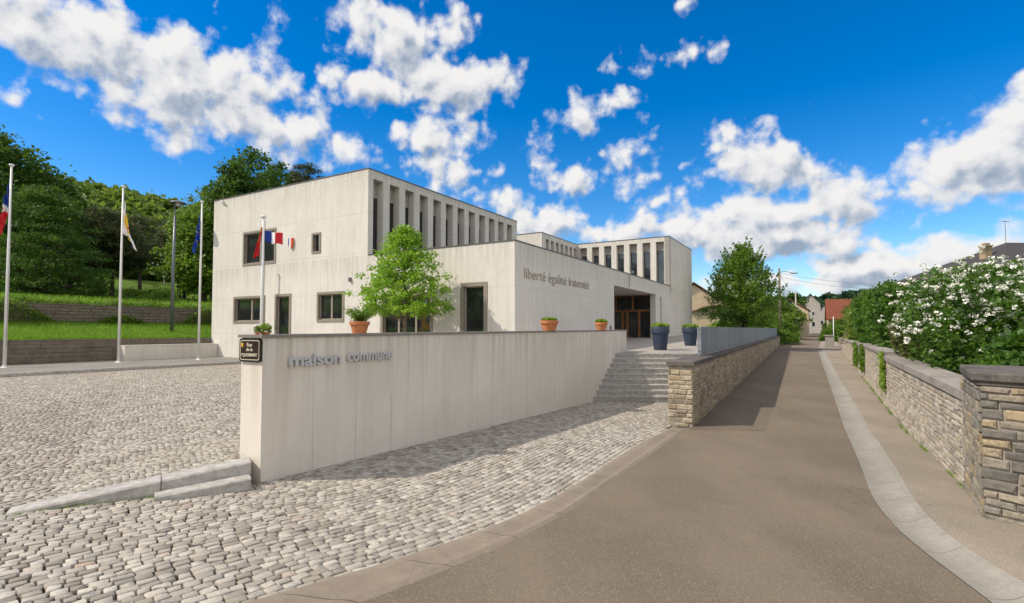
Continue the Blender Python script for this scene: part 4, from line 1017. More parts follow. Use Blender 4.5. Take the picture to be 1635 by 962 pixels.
# lawn strip between the two walls
def strip(name, s0, s1, mat, nu, nsn, u0=-45, u1=60, zoff=0):
    V = []; Fc = []
    for i in range(nu + 1):
        for j in range(nsn + 1):
            u = u0 + (u1 - u0) * i / nu; s = s0 + (s1 - s0) * j / nsn; p = BL + ru * u + nv * s; V.append((p.x, p.y, ZE + hill_h(p.x, p.y) + zoff))
    for i in range(nu):
        for j in range(nsn): k = i * (nsn + 1) + j; Fc.append((k, k + nsn + 1, k + nsn + 2, k + 1))
    V = np.array(V); o = npmesh(name, V, [np.array(Fc)], mat, np.full(len(V), .5), None, True); o['kind'] = 'structure'
    if o.data.polygons[0].normal.z < 0: o.data.flip_normals()
    return o
strip('lawn_strip', .0, 4.22, 'grass_ground', 60, 6); strip('lawn', 4.46, 58, 'grass_ground', 80, 60, -60, 80); strip('hill', 57.9, 400, 'forest_floor', 60, 50, -250, 500)
# second, taller rough wall with hedge above
w2 = thing('terrace_wall', 'dark mossy rubble wall between the two lawns', 'wall', tuple((BL + nv * 4.2).to_tuple()), BA + math.pi)
mb = MB(); mb.box(-35, 45, -.28, -.02, ZE + .2, ZE + 1.52); mb.build('wall_core', 'mortar_dark', w2)
mb = MB(); stones(mb, 75, lambda s: ZE + .36, lambda s: ZE + 1.55, -.02, 1, (.16, .24), (.3, .9), rng, x0=-30, jit=.03, gap=.02); mb.build('stone_facing', 'block_brown', w2)

def scatter(u0, u1, s0, s1, n, rng):
    u = rng.uniform(u0, u1, n); s = rng.uniform(s0, s1, n); X = BL.x + ru.x * u + nv.x * s; Y = BL.y + ru.y * u + nv.y * s
    Z = np.array([ZE + hill_h(a, b) for a, b in zip(X, Y)]); return np.stack([X, Y, Z], 1)
def blades(name, P, h, w, mat, rng, lean=.4):
    n = len(P); th_ = rng.random(n) * 2 * np.pi; a = np.stack([np.cos(th_), np.sin(th_), np.zeros(n)], 1); hh = h * (.5 + rng.random(n)[:, None]); tip = rng.normal(size=(n, 3)) * lean * hh; tip[:, 2] = 0
    V = np.stack([P - a * w, P + a * w, P + np.array([0, 0, 1]) * hh + tip + a * w * .15, P + np.array([0, 0, 1]) * hh + tip - a * w * .15], 1).reshape(-1, 3)
    o = npmesh(name, V, [np.arange(4 * n).reshape(n, 4)], mat, np.repeat(rng.random(n), 4)); return o
rng = np.random.default_rng(31)
g1 = blades('grass', np.concatenate([scatter(-26, 8, .05, 4.1, 42000, rng), scatter(-26, 8, .02, .3, 5000, rng)]), .16, .012, 'grass_blade', rng); tag(g1, 'bright green grass on the strip above the block wall', 'grass', kind='stuff')
g2 = blades('grass', scatter(-30, 25, 4.6, 40, 60000, rng), .22, .03, 'grass_blade', rng); tag(g2, 'green grass on the sloping lawn under the trees', 'grass', kind='stuff')

def bushmass(name, label, cat, P, val, leaf, mat, rng, kind=None, group=None, asp=.6):
    V, Q = leafquads(P, leaf, rng, asp); o = npmesh(name, V, [Q], mat, np.repeat(val, 4)); tag(o, label, cat, group, kind); return o
# hedge on the second wall
n = 26000; P = scatter(-34, 12, 4.25, 5.3, n, rng); P[:, 2] = ZE + 1.5 + rng.random(n) * .5 * (.6 + .4 * np.sin(P[:, 0] * 1.7) * np.sin(P[:, 1] * 2.3 + 1))
bushmass('hedge', 'low clipped hedge along the top of the rubble wall', 'hedge', P, rng.random(n), .055, 'leaf_mid', rng)
n = 30000; P = scatter(-30, 10, 3.75, 4.35, n, rng); q_ = np.sin(P[:, 0] * .9 + 1) + np.sin(P[:, 0] * 2.3) * .6 + np.sin(P[:, 1] * 1.4) * .6; top_ = ZE + .55 + np.clip(.35 + .42 * q_, 0, 1.15); P[:, 2] = ZE + .4 + (top_ - ZE - .4) * rng.random(n) ** .7
P = P[(top_ - ZE) > .62]; bushmass('ground_cover', 'wild green growth climbing up the foot of the dark rubble wall', 'ground cover', P, rng.random(len(P)), .05, 'leaf_mid', rng, 'stuff')
# shrubs among the grass bank
for i, (px, D, s_) in enumerate(((262, 41, 1.5), (245, 46, 1.0), (208, 44, .9), (150, 60, .9))):
    x = XX(px, D); z = ZE + hill_h(x, D); make_tree('shrub', ['low spreading green shrub at the end of the rubble wall', 'small round shrub on the lawn behind the lamp post', 'small shrub beside the middle flagpole on the lawn', 'little shrub near the paired pine trunks'][i], 'shrub', (x, D, z - .1), s_, lambda t: 1.1 * math.sqrt(max(0, 1 - t)) + .1, 0.05, 'leaf_mid', nclump=70, nleaf=45, leaf=.06, clump_r=.35, trunk_r=.03, limbs=8, seed=40 + i, group='shrubs on the lawn')

# ------------------------------------------------------------------ flagpoles
def flagpole(px, D, htop_py, label, base_z):
    x = XX(px, D); t = thing('flagpole', label, 'flagpole', (x, D, base_z), 0, 'white flagpoles'); h = ZE + H(htop_py, D) - base_z
    mb = MB(); mb.tube([(0, 0, .02), (0, 0, h * .5), (0, 0, h)], [.068, .058, .040], 14); mb.build('pole', 'white_paint', t, True)
    mb = MB(); mb.lathe([(0, 0), (.15, 0), (.15, .02), (.085, .035), (.075, .10), (.0, .10)], 16); mb.build('base_plate', 'white_paint', t)
    mb = MB(); mb.lathe([(0, h), (.04, h), (.085, h + .015), (.10, h + .05), (.085, h + .085), (0, h + .10)], 14); mb.build('finial', 'white_paint', t, True)
    mb = MB(); mb.tube([(.075, -.03, .9), (.085, -.03, h - .1)], .006, 5); mb.build('halyard', 'wire', t); return t, x, h
zs = ZE - 1.594
t1, x1, h1 = flagpole(9, 23.0, 265, 'white flagpole at the far left edge with the hanging tricolour', zs)
t2, x2, h2 = flagpole(190.5, 26.8, 299, 'middle white flagpole with the white and yellow flag', zs)
t3, x3, h3 = flagpole(318, 29.2, 323, 'white flagpole nearest the building with the blue flag', zs)
t4, x4, h4 = flagpole(417.5, 19.0, 348, 'white flagpole in front of the building behind the low wall', ZE - 1.6)
def flag(name, label, loc, hgt, rows, cols, shape, colfn, mats, thick=.0):
    """draped cloth: shape(u,v)->local xyz ; u along fly, v down hoist"""
    t = thing(name, label, 'flag', loc, 0, 'flags on the poles'); mb = MB(); V = [shape(i / cols, j / rows) for j in range(rows + 1) for i in range(cols + 1)]
    b = len(mb.v); mb.v += V; mb.a += [.5] * len(V)
    for j in range(rows):
        for i in range(cols): k = j * (cols + 1) + i; mb.f.append([k, k + 1, k + cols + 2, k + cols + 1]); mb.mi.append(colfn((i + .5) / cols, (j + .5) / rows))
    o = mb.build('cloth', mats, t, True); so_ = o.modifiers.new('thickness', 'SOLIDIFY'); so_.thickness = .004; return t
def drape(side, hoist, fly, spread, drop):
    def f(u, v):
        w = spread * u * (.35 + .65 * v) ; x = side * (.06 + w + .05 * math.sin(u * 14 + v * 3)); y = -.02 + .09 * math.sin(u * 19 + v * 2) * (.4 + u)
        z = -hoist * v - drop * u * (1 - .35 * v) - .05 * math.sin(u * 9); return (x, y, z)
    return f
tri = lambda u, v: 0 if u < .333 else (1 if u < .667 else 2)
flag('flag', 'blue and red tricolour flag hanging limp at the left edge', (x1, 23.0, ZE + H(285, 23)), 1.2, 16, 30, drape(-1, 1.5, 1.8, .42, 1.5), lambda u, v: 0 if .5 * u + .5 * v < .42 else (1 if .5 * u + .5 * v < .50 else 2), ['flag_blue', 'flag_white', 'flag_red'])
def wy(u, v):
    if (u - .52) ** 2 * 6 + (v - .55) ** 2 * 3 < .07: return 2 if math.sin(u * 37) * math.sin(v * 31) > -.3 else 0
    return 1 if .25 < u < .72 and v < .82 - .3 * u or (.35 < u < .6) else 0
flag('flag', 'white and yellow flag with small orange emblem hanging on the middle pole', (x2, 26.8, ZE + H(320, 26.8)), 1.2, 22, 34, drape(1, 1.5, 1.7, .72, 1.7), wy, ['flag_white', 'flag_yellow', 'flag_orange'])
def eu(u, v):
    for k in range(12):
        a = k * math.pi / 6
        if (u - .5 - .22 * math.cos(a)) ** 2 * 1.8 + (v - .5 - .3 * math.sin(a)) ** 2 < .0022: return 1
    return 0
flag('flag', 'deep blue flag with faint yellow stars hanging on the third pole', (x3 - .02, 29.2, ZE + H(340, 29.2)), 1.2, 30, 44, drape(-1, 1.35, 1.7, .36, 1.4), eu, ['flag_eu', 'flag_yellow'])
def fly(u, v): return (.06 + .62 * u, .10 * math.sin(u * 7), -.42 * v - .10 * u + .03 * math.sin(u * 8 + v))
flag('flag', 'small french tricolour flag flying out to the right of its pole', (x4, 19.0, ZE + H(368, 19.0)), 1, 10, 24, fly, tri, ['flag_blue', 'flag_white', 'flag_red'])
def dr2(u, v): return (-(.04 + .20 * v * (.4 + u)), -.06 + .05 * math.sin(u * 12), -1.05 * v - .1 * u)
flag('flag', 'narrow red and yellow flag hanging limp against the pole', (x4, 19.0, ZE + H(362, 19.0)), 1, 14, 12, dr2, lambda u, v: 1 if v < .45 and u > .5 else 0, ['flag_red', 'flag_yellow'])
# street lamp on the lawn strip
D = 33.; x = XX(274, D); zb = ZE + hill_h(x, D); hl = ZE + H(322, D) - zb
lp = thing('street_lamp', 'tall dark grey street lamp with domed cap on the grass strip', 'street lamp', (x, D, zb))
mb = MB(); mb.tube([(0, 0, -.2), (0, 0, hl * .5), (.04, 0, hl - .9)], [.11, .09, .06], 12); mb.build('pole', 'grey_metal', lp, True)
mb = MB(); mb.tube([(.04, 0, hl - .95), (-.02, 0, hl - .1)], .03, 6); mb.tube([(.04, 0, hl - .95), (.4, 0, hl - .5), (.42, 0, hl - .1)], .022, 6); mb.build('bracket', 'grey_metal', lp)
mb = MB(); mb.lathe([(0, hl + .12), (.12, hl + .10), (.42, hl - .02), (.50, hl - .10), (.47, hl - .11), (0, hl - .08)], 24, .2); mb.build('lamp_cap', 'grey_metal', lp, True)
mb = MB(); mb.lathe([(.12, hl - .08), (.13, hl - .22), (.06, hl - .27), (0, hl - .27)], 16, .2); mb.build('lamp_glass', 'lamp_glass', lp, True)
D = 62.; x = XX(260, D); zb = ZE + hill_h(x, D); lp2 = thing('street_lamp', 'small distant white street lamp far up the lawn', 'street lamp', (x, D, zb)); mb = MB(); mb.tube([(0, 0, -.2), (0, 0, 1.9)], [.05, .035], 8); mb.build('pole', 'white_paint', lp2); mb = MB(); mb.box(-.13, .13, -.1, .1, 1.9, 2.05, .02); mb.build('lamp_head', 'white_paint', lp2)

# ------------------------------------------------------------------ pots and plants
def pot(name, label, cat, loc, r, h, mat, leafm, ph, spread, seed, group, n=900, leaf=.03, style='round'):
    t = thing(name, label, cat, loc, 0, group); rt = r; rb = r * .70
    mb = MB(); mb.lathe([(0, 0), (rb, 0), (rb + (rt - rb) * .72, h * .70), (rt * .985, h * .70), (rt * 1.03, h * .72), (rt * 1.05, h * .985), (rt * 1.03, h), (rt * .93, h), (rt * .90, h * .88), (0, h * .88)], 32); mb.build('container', mat, t, True).data.polygons.foreach_get
    c = t.children[0]
    es = c.modifiers.new('edges', 'EDGE_SPLIT'); es.split_angle = R(35)
    mb = MB(); mb.lathe([(0, h * .90), (rt * .91, h * .89)], 24); mb.build('earth', 'soil', t)
    rng = np.random.default_rng(seed)
    if style == 'round':
        a = rng.random(n) * 2 * np.pi; q = np.sqrt(rng.random(n)) * spread; z = h * .9 + rng.random(n) ** .8 * ph * (1 - .35 * (q / spread) ** 2); P = np.stack([q * np.cos(a), q * np.sin(a), z], 1); val = rng.random(n) * .4 + .6 * (np.sin(a * 5) * .5 + .5)
    else:
        P = []; 
        for k in range(14):
            a = rng.random() * 6.28; tip = np.array([math.cos(a) * spread * rng.uniform(.3, 1), math.sin(a) * spread * rng.uniform(.3, 1), ph * rng.uniform(.5, 1)])
            tt = rng.random(n // 14)[:, None]; P.append(tt * tip + rng.normal(size=(n // 14, 3)) * .035 * (.4 + tt) + np.array([0, 0, h * .9]))
        P = np.concatenate(P); val = rng.random(len(P))
    V, Q = leafquads(P, leaf, rng, .45, up=.1); npmesh('plant', V, [Q], leafm, np.repeat(val, 4), t); return t
def onwall(px, off=.25): s = None; D = 6900 / (1300 - px) + off * .5; return Vector((XX(px, D), D, 0))
def potwall(px, wpx, hpx, label, seed, plant, leafm, style='round', yoff=.25, **k):
    D = 6900 / (1300. - px); s = (D - 7.8) / .870; p = MS + mu * s + mn * yoff; D2 = p.y; p = Vector((XX(px, D2), D2, mwz(s) + .045)); return pot('flower_pot', label, 'flower pot', p, wpx / 2 / F * D2 * .93, hpx / F * D2, 'terracotta', leafm, plant, k.get('spread', .2), seed, 'terracotta pots on the concrete wall', k.get('n', 900), k.get('leaf', .03), style)
potwall(574, 33, 19, 'terracotta pot with a bushy leaning plant, left of the lime green tree', 1, .30, 'leaf_mid', 'spiky', spread=.26, n=1600, leaf=.022)
potwall(877, 31, 16, 'wide terracotta pot with clipped green plant below the carved motto', 2, .14, 'leaf_pot', spread=.24, n=1500, leaf=.03)
potwall(960, 22, 12, 'terracotta pot with green plant nearest the staircase', 3, .17, 'leaf_pot', spread=.23, n=1300, leaf=.03)
potwall(424, 17, 4, 'small low terracotta pot with yellow green plant by the wall end', 4, .145, 'leaf_pot', spread=.085, n=900, leaf=.012)
potwall(411, 9, 4, 'tiny terracotta pot half behind the flagpole on the wall', 5, .10, 'leaf_mid', spread=.05, n=400, leaf=.011)
for px, yb, D, wpx, ytop, lab, sd in ((1054, 553, 24.3, 29, 521, 'large dark blue planter nearer the staircase', 11), (1102, 548, 28.5, 25, 522, 'large dark blue planter nearer the fence', 12)):
    z = ZP(0, D); r = wpx / 2 / F * D; h = ZE + H(ytop, D) - z; pot('planter', lab, 'planter', (XX(px, D), D, z), r * .97, h, 'pot_blue', 'leaf_pot', .28, r * .98, sd, 'blue planters on the plaza', 1500, .055)

# ------------------------------------------------------------------ trees and shrubs near the building
D = 22.6; x = XX(645, D)
def pf_round(r): return lambda t: r * (math.sin(math.pi * min(1, t * .82 + .16)) ** .75)
tr = make_tree('lime_tree', 'bright lime green leafy tree in front of the town hall', 'tree', (x, D, ZE - .95), ZE + H(362, D) - ZE + .95, lambda t: 2.0 * (1 - t ** 1.7) ** .85 * (.85 + .15 * min(1, t * 6)) + .10 , 1.6, 'leaf_lime', nclump=440, nleaf=50, leaf=.052, clump_r=.25, trunk_r=.085, limbs=90, seed=6, surf=.5, lob=.13, squash=.55, asp=.7, trunk_top=.9)
D = 52.; x = XX(1187, D); zg = ZE - .5
make_tree('birch_tree', 'feathery green tree with thin upright twigs behind the fence', 'tree', (x, D, zg), ZE + H(392, D) - zg, lambda t: 3.9 * (1 - t ** 1.6) ** .8 * (.72 + .28 * min(1, t * 5)), .9, 'leaf_mid', nclump=620, nleaf=46, leaf=.095, clump_r=.5, trunk_r=.14, limbs=140, whips=150, seed=9, surf=.5, lob=.14, forks=[(-.3, 0), (.3, .1), (.05, .3)], trunk_top=.85)
# upright whips of the feathery tree belong to it
# big dark tree mass at the left
D = 38.; x = XX(40, D); zg = ZE + hill_h(x, D)
make_tree('spruce', 'broad dark green conifer beside the left flagpole', 'tree', (XX(65, D), D, zg - .3), ZE + H(292, D) - zg, lambda t: 3.9 * (1 - t) ** .55 + .2, .2, 'leaf_dark', 'bark_dark', nclump=560, nleaf=80, leaf=.10, clump_r=.58, trunk_r=.22, limbs=50, seed=12, surf=.7, lob=.12, squash=.35, asp=.35)
D = 44.; x = XX(-30, D); zg = ZE + hill_h(x, D)
make_tree('broadleaf_tree', 'tall dark broadleaf tree cut by the left edge', 'tree', (x, D, zg - .3), ZE + H(205, D) - zg, lambda t: 6.3 * math.sin(math.pi * (t * .8 + .18)) ** .8, 1.5, 'leaf_dark', 'bark_dark', nclump=700, nleaf=55, leaf=.17, clump_r=.9, trunk_r=.35, limbs=60, seed=13, surf=.6)
for i, (px, D, ytop, r, sd, lab) in enumerate(((108, 58, 318, 2.6, 14, 'mid green broadleaf tree behind the dark conifer'), (20, 50, 262, 4.2, 15, 'dense green tree rising behind the left flagpole'))):
    x = XX(px, D); zg = ZE + hill_h(x, D); make_tree('broadleaf_tree', lab, 'tree', (x, D, zg - .3), ZE + H(ytop, D) - zg, lambda t, r=r: r * math.sin(math.pi * (t * .8 + .18)) ** .8, 1.0, 'leaf_wood', 'bark_dark', nclump=380, nleaf=50, leaf=.17, clump_r=.8, trunk_r=.25, limbs=40, seed=sd, group='broadleaf trees on the hillside')
pines = [(160, 50, 330, 3.6, 'left of the two pines with twin trunks left of the middle flagpole'), (176, 52, 345, 3.3, 'right of the two pines, next to the middle flagpole'), (284, 56, 350, 3.9, 'left of the two brown trunked pines beside the lamp post'), (293, 58, 360, 3.6, 'right of the two brown trunked pines beside the lamp post'), (222, 66, 345, 3.8, 'dull olive pine between the middle and third flagpoles')]
for i, (px, D, ytop, r, lab) in enumerate(pines):
    x = XX(px, D); zg = ZE + hill_h(x, D); h = ZE + H(ytop, D) - zg
    make_tree('pine_tree', lab, 'pine tree', (x, D, zg - .3), h + .3, lambda t, r=r: r * (1 - t) ** .6 * (.55 + .45 * min(1, t * 4)) + .3, 3.4, 'leaf_pine', 'bark_dark', nclump=340, nleaf=55, leaf=.15, clump_r=.7, trunk_r=.20, limbs=60, seed=50 + i, surf=.45, lob=.15, squash=.4, asp=.25, group='pines on the lawn')
back = [(365, 47, 262, 2.9, 'leaf_dark', 'tall dark tree behind the left end of the roof'), (402, 50, 240, 3.8, 'leaf_dark', 'tallest dark tree rising behind the roof'), (436, 56, 262, 3.2, 'leaf_dark', 'dark tree right of the tallest one behind the roof'), (325, 46, 330, 3.2, 'leaf_mid', 'light green tree against the left edge of the building'), (340, 54, 300, 3.6, 'leaf_wood', 'green tree behind the third flagpole'), (463, 60, 283, 1.6, 'leaf_dark', 'small dark tree top just over the roof edge')]
for i, (px, D, ytop, r, lm, lab) in enumerate(back):
    x = XX(px, D); zg = ZE + hill_h(x, D); make_tree('broadleaf_tree', lab, 'tree', (x, D, zg - .3), ZE + H(ytop, D) - zg + .3, lambda t, r=r: r * math.sin(math.pi * (t * .80 + .16)) ** .8, 1.5, lm, 'bark_dark', nclump=330, nleaf=50, leaf=.15, clump_r=.62, trunk_r=.25, limbs=50, seed=70 + i, lob=.2, surf=.55)
D = 60; x = XX(487, D); zg = ZE + hill_h(x, D); make_tree('pine_tree', 'open crowned pine top standing alone above the roof', 'pine tree', (x, D, zg - .3), ZE + H(258, D) - zg, lambda t: 2.1 * math.sin(math.pi * min(1, t * .85 + .1)) ** .8, 13.0, 'leaf_pine', 'bark_dark', nclump=80, nleaf=70, leaf=.14, clump_r=.5, trunk_r=.22, limbs=40, seed=91, squash=.4, asp=.25)

# wooded hill: one mass of crowns
def wood(name, label, pts, rad, nleafper, leaf, mat, seed, squash=.8):
    rng = np.random.default_rng(seed); allV = []; vals = []
    protos = []
    for k in range(5):
        c, P, v = crown_points(46, nleafper // 46, lambda t: math.sin(math.pi * (t * .85 + .12)) ** .7, 0, 1.5, .22, rng, .8, .8, 4, .15); protos.append((P, v))
    for (x, y, z, s) in pts:
        P, v = protos[rng.integers(5)]; a = rng.random() * 6.28; ca, sa = math.cos(a), math.sin(a)
        Q = np.stack([P[:, 0] * ca - P[:, 1] * sa, P[:, 0] * sa + P[:, 1] * ca, P[:, 2]], 1) * s * rad; Q += np.array([x, y, z]); allV.append(Q); vals.append(v * .6 + rng.random() * .4)
    Pn = np.concatenate(allV); V, Qd = leafquads(Pn, leaf, rng, .8); o = npmesh(name, V, [Qd], mat, np.repeat(np.concatenate(vals), 4)); tag(o, label, 'wood', kind='stuff'); return o
rng = np.random.default_rng(77); pts = []
for i in range(6000):
    px = rng.uniform(-120, 640); s = 56 + 120 * rng.random() ** .9
    k = (px - CX) / 847.; dsx = nv.x * k + nv.y; D = (s + BL.x * nv.x + BL.y * nv.y) / dsx
    if D < 40 or D > 260: continue
    x = k * D; pts.append((x, D, ZE + hill_h(x, D) - .5, rng.uniform(.75, 1.3)))
    if len(pts) >= 620: break
wood('hillside_wood', 'dense mixed green wood covering the hill on the left', pts, 4.0, 600, .62, 'leaf_wood', 5)
# far wooded ridge and open land
def far_h(x, y):
    D = math.hypot(x, y); a = math.atan2(x, y); base = -2.2 + 1.4 * sstep(60, 260, y)
    r = sstep(260, 600, D) * (26 + 2.5 * math.sin(a * 9 + 1) + 2 * math.sin(a * 23))
    s = sdist(x, y); lift = 0
    return base + r - (.9 * (1 - sstep(70, 110, y))) - (3 if s > 2 and y < 240 and x < 40 else 0)
def radial_ground():
    V = []; rad = [0, 8, 16, 30, 45, 60, 80, 100, 130, 160, 200, 250, 300, 350, 400, 450, 500, 560, 620, 700, 900, 1300, 2000]; na = 96
    for r in rad:
        for k in range(na): a = 2 * math.pi * k / na; x, y = r * math.sin(a), r * math.cos(a); V.append((x, y, ZE + far_h(x, y) - (1.6 if r < 60 else .5)))
    Fc = [(i * na + k, (i + 1) * na + k, (i + 1) * na + (k + 1) % na, i * na + (k + 1) % na) for i in range(len(rad) - 1) for k in range(na)]
    o = npmesh('ground', np.array(V), [np.array(Fc)], 'far_fields', np.full(len(V), .5), None, True); o['kind'] = 'structure'
    o.data.flip_normals() if o.data.polygons[na * 5].normal.z < 0 else None
radial_ground()
pts = []
for i in range(900):
    a = R(rng.uniform(14, 46)); D = rng.uniform(330, 620); x, y = D * math.sin(a), D * math.cos(a); pts.append((x, y, ZE + far_h(x, y) - 1.5, rng.uniform(.8, 1.35)))
wood('far_wood', 'dark green wood along the far ridge beyond the village', pts, 6.0, 420, 1.7, 'leaf_far', 6)

# right garden: ground, flowering shrub, hedges
heightsheet('garden', [rw_(-3, -.3), rw_(60, -.3), rw_(60, -40), rw_(-3, -40)], lambda x, y: ZE - 1.25 + .012 * (y - 10), 'grass_ground', 6.0)
def shrubmass(name, label, cat, loc, rx_, ry_, h, leafm, nclump, nleaf, leaf, clump, seed, flowers=0, group=None, wallclip=False, asp=.6):
    rng = np.random.default_rng(seed); t = thing(name, label, cat, loc, 0, group); C, P, v = crown_points(nclump, nleaf, lambda q: (1 - q ** 2.2) ** .5 + .02, .05, 1, .1, rng, .72, .8, 5, .10)
    idx = np.repeat(np.arange(len(C)), nleaf); off = P - C[idx]; sc = np.array([rx_, ry_, h]); P = C[idx] * sc + off * (clump / .1); P[:, 2] = np.maximum(P[:, 2], .02)
    kp = np.linalg.norm(P / sc, axis=1) < 1.12 + .05 * rng.normal(size=len(P)); P = P[kp]; v = v[kp]
    if wallclip:
        gx = P[:, 0] + loc[0] - (6.53 + .58 * (P[:, 1] + loc[1] - 7.6)); hi = P[:, 2] + loc[2] > ZE - .78
        kp = np.where(hi, gx > .30 - .35 * np.clip((P[:, 2] + loc[2] - ZE + .7), 0, 1) , gx > .52); P = P[kp]; v = v[kp]
    V, Q = leafquads(P, leaf, rng, asp); npmesh('foliage', V, [Q], leafm, np.repeat(v, 4), t)
    mb = MB()
    for k in range(12):
        c = C[rng.integers(len(C))] * sc
        if wallclip and c[0] + loc[0] - (6.53 + .58 * (c[1] + loc[1] - 7.6)) < .9: continue
        mb.tube([(c[0] * .1, c[1] * .1, -.1), (c[0] * .5, c[1] * .5, c[2] * .6), tuple(c)], [.035, .025, .01], 5, False)
    mb.build('stem', 'bark', t)
    if flowers:
        cc_ = C[rng.permutation(len(C))]; out = []
        for c in cc_:
            if c[2] > .30 + .25 * rng.random() and np.linalg.norm(c) > .62 and len(out) < flowers:
                for q_ in range(4):
                    e_ = c * sc * (1.0 + .04 * rng.random()) + rng.normal(size=3) * .09
                    if (not wallclip) or e_[0] + loc[0] - (6.53 + .58 * (e_[1] + loc[1] - 7.6)) > .05: out.append(e_) if np.linalg.norm(e_ / sc) < 1.07 else None
        FV = []
        for c in out:
            for r_ in range(1):
                ctr = c + rng.normal(size=3) * clump * .8; n_ = 20; d = rng.normal(size=(n_, 3)); d /= np.linalg.norm(d, axis=1, keepdims=True); FV.append(ctr + d * rng.uniform(.03, .06) * np.array([1.15, 1.15, .75]))
        FV = np.concatenate(FV); V, Q = leafquads(FV, .026, rng, .8); npmesh('blossom', V, [Q], 'flower_white', np.repeat(rng.random(len(FV)), 4), t)
    return t
def gz(y): return ZE - 1.25 + .012 * (y - 10)
shrubmass('flowering_shrub', 'big shrub covered with round white blossom behind the garden wall', 'flowering shrub', (11.5, 12.8, gz(12)), 2.6, 2.3, 2.75, 'leaf_bush', 700, 62, .045, .24, 1, 1500, wallclip=True)
shrubmass('flowering_shrub', 'white blossomed shrub nearest the right edge of the photo', 'flowering shrub', (13.9, 13.6, gz(12)), 2.3, 2.0, 2.95, 'leaf_bush', 600, 60, .045, .26, 2, 1500, wallclip=True)
shrubmass('green_shrub', 'glossy dark green shrub right behind the weathered pier', 'shrub', (10.2, 9.3, gz(9)), 1.9, 1.3, 1.35, 'leaf_bush', 420, 60, .06, .2, 3, 14, wallclip=True)
shrubmass('green_shrub', 'olive shrub leaning over the garden wall left of the blossom', 'shrub', (11.9, 16.2, gz(16)), 1.5, 1.5, 1.35, 'leaf_olive', 220, 55, .05, .22, 4, 0, wallclip=True)
shrubmass('green_shrub', 'rounded mid green bush left of the blossoming shrub', 'shrub', (16.9, 23.5, gz(22)), 2.6, 2.6, 3.0, 'leaf_bush', 380, 55, .08, .35, 5, 12, wallclip=True)
shrubmass('green_shrub', 'dark green bush further along the garden wall', 'shrub', (21.3, 31.5, gz(28)), 2.7, 3, 2.9, 'leaf_bush', 300, 50, .10, .4, 6, 0, wallclip=True)
shrubmass('green_shrub', 'dark dense bush beyond the yellow hedge', 'shrub', (25.8, 42, gz(40)), 3.2, 4, 2.6, 'leaf_wood', 260, 50, .12, .45, 7, 0, wallclip=True)
shrubmass('yellow_hedge', 'small bright yellow clipped hedge beside the road', 'hedge', (XX(1348, 50), 50.5, ZE - 1.3), .62, .62, 1.22, 'leaf_yellow', 130, 50, .06, .14, 8, 0, wallclip=True)
# climbing plants on the garden wall
def climber(s, h, w, seed, label, lm='leaf_mid'):
    rng = np.random.default_rng(seed); q_ = 11; bz = -.80 - np.linspace(0, 1, q_) * (h - .25); bx_ = s + rng.normal(size=q_) * w * .22; br = w * rng.uniform(.14, .34, q_); n_ = 1900; ib = rng.integers(0, q_, n_)
    x_ = bx_[ib] + rng.normal(size=n_) * br[ib]; z_ = ZE + bz[ib] + rng.normal(size=n_) * .10; y_ = .06 + np.abs(rng.normal(size=n_)) * .06; k = z_ < ZE - .62
    P = np.stack([x_[k], y_[k], z_[k]], 1); X = RS.x + rc * P[:, 0] - rs_ * P[:, 1]; Y = RS.y + rs_ * P[:, 0] + rc * P[:, 1]; P = np.stack([X, Y, P[:, 2]], 1)
    V, Q = leafquads(P, .028 if s < 14 else .05, rng, .7); o = npmesh('climbing_plant', V, [Q], lm, np.repeat(rng.random(len(P)), 4)); tag(o, label, 'climber', 'climbers on the garden wall'); return o
climber(11.0, 1.22, .42, 1, 'bright green climber hanging over the step in the garden wall', 'leaf_pot'); climber(20.5, 1.2, 1.0, 2, 'leafy climber halfway along the garden wall'); climber(26, 1.3, 1.6, 3, 'dark ivy clump at the far part of the garden wall')
rng = np.random.default_rng(63); n_ = 2600; s_ = rng.uniform(-.2, 22, n_); keep = (np.sin(s_ * 2.1) + np.sin(s_ * 5.3 + 1) + rng.normal(size=n_) * .5 + (s_ > 9) * .8) > .7; s_ = s_[keep]; X = np.array([rw_(a, .03 + .05 * rng.random())[0] for a in s_]); Y = np.array([rw_(a, .05)[1] for a in s_])
P = np.stack([X, Y, np.array([ZR(a, b) + .03 for a, b in zip(X, Y)])], 1); g = blades('weeds', P, .07, .006, 'grass_blade', rng, .7); tag(g, 'small weeds growing along the foot of the garden wall', 'weeds', kind='stuff')
# weeds at the step stones
n_ = 260; t_ = rng.random(n_); P = np.stack([L0.x + LD.x * LL * (.4 + .75 * t_ ** 2) + rng.normal(size=n_) * .03, L0.y + LD.y * LL * (.4 + .75 * t_ ** 2) - .04 + rng.normal(size=n_) * .025, np.zeros(n_)], 1); P[:, 2] = [ZA(a, b) - .01 for a, b in P[:, :2]]
g = blades('weeds', P, .04, .004, 'grass_blade', rng, .7); tag(g, 'tiny weeds in the joint below the tapering granite steps', 'weeds', kind='stuff')

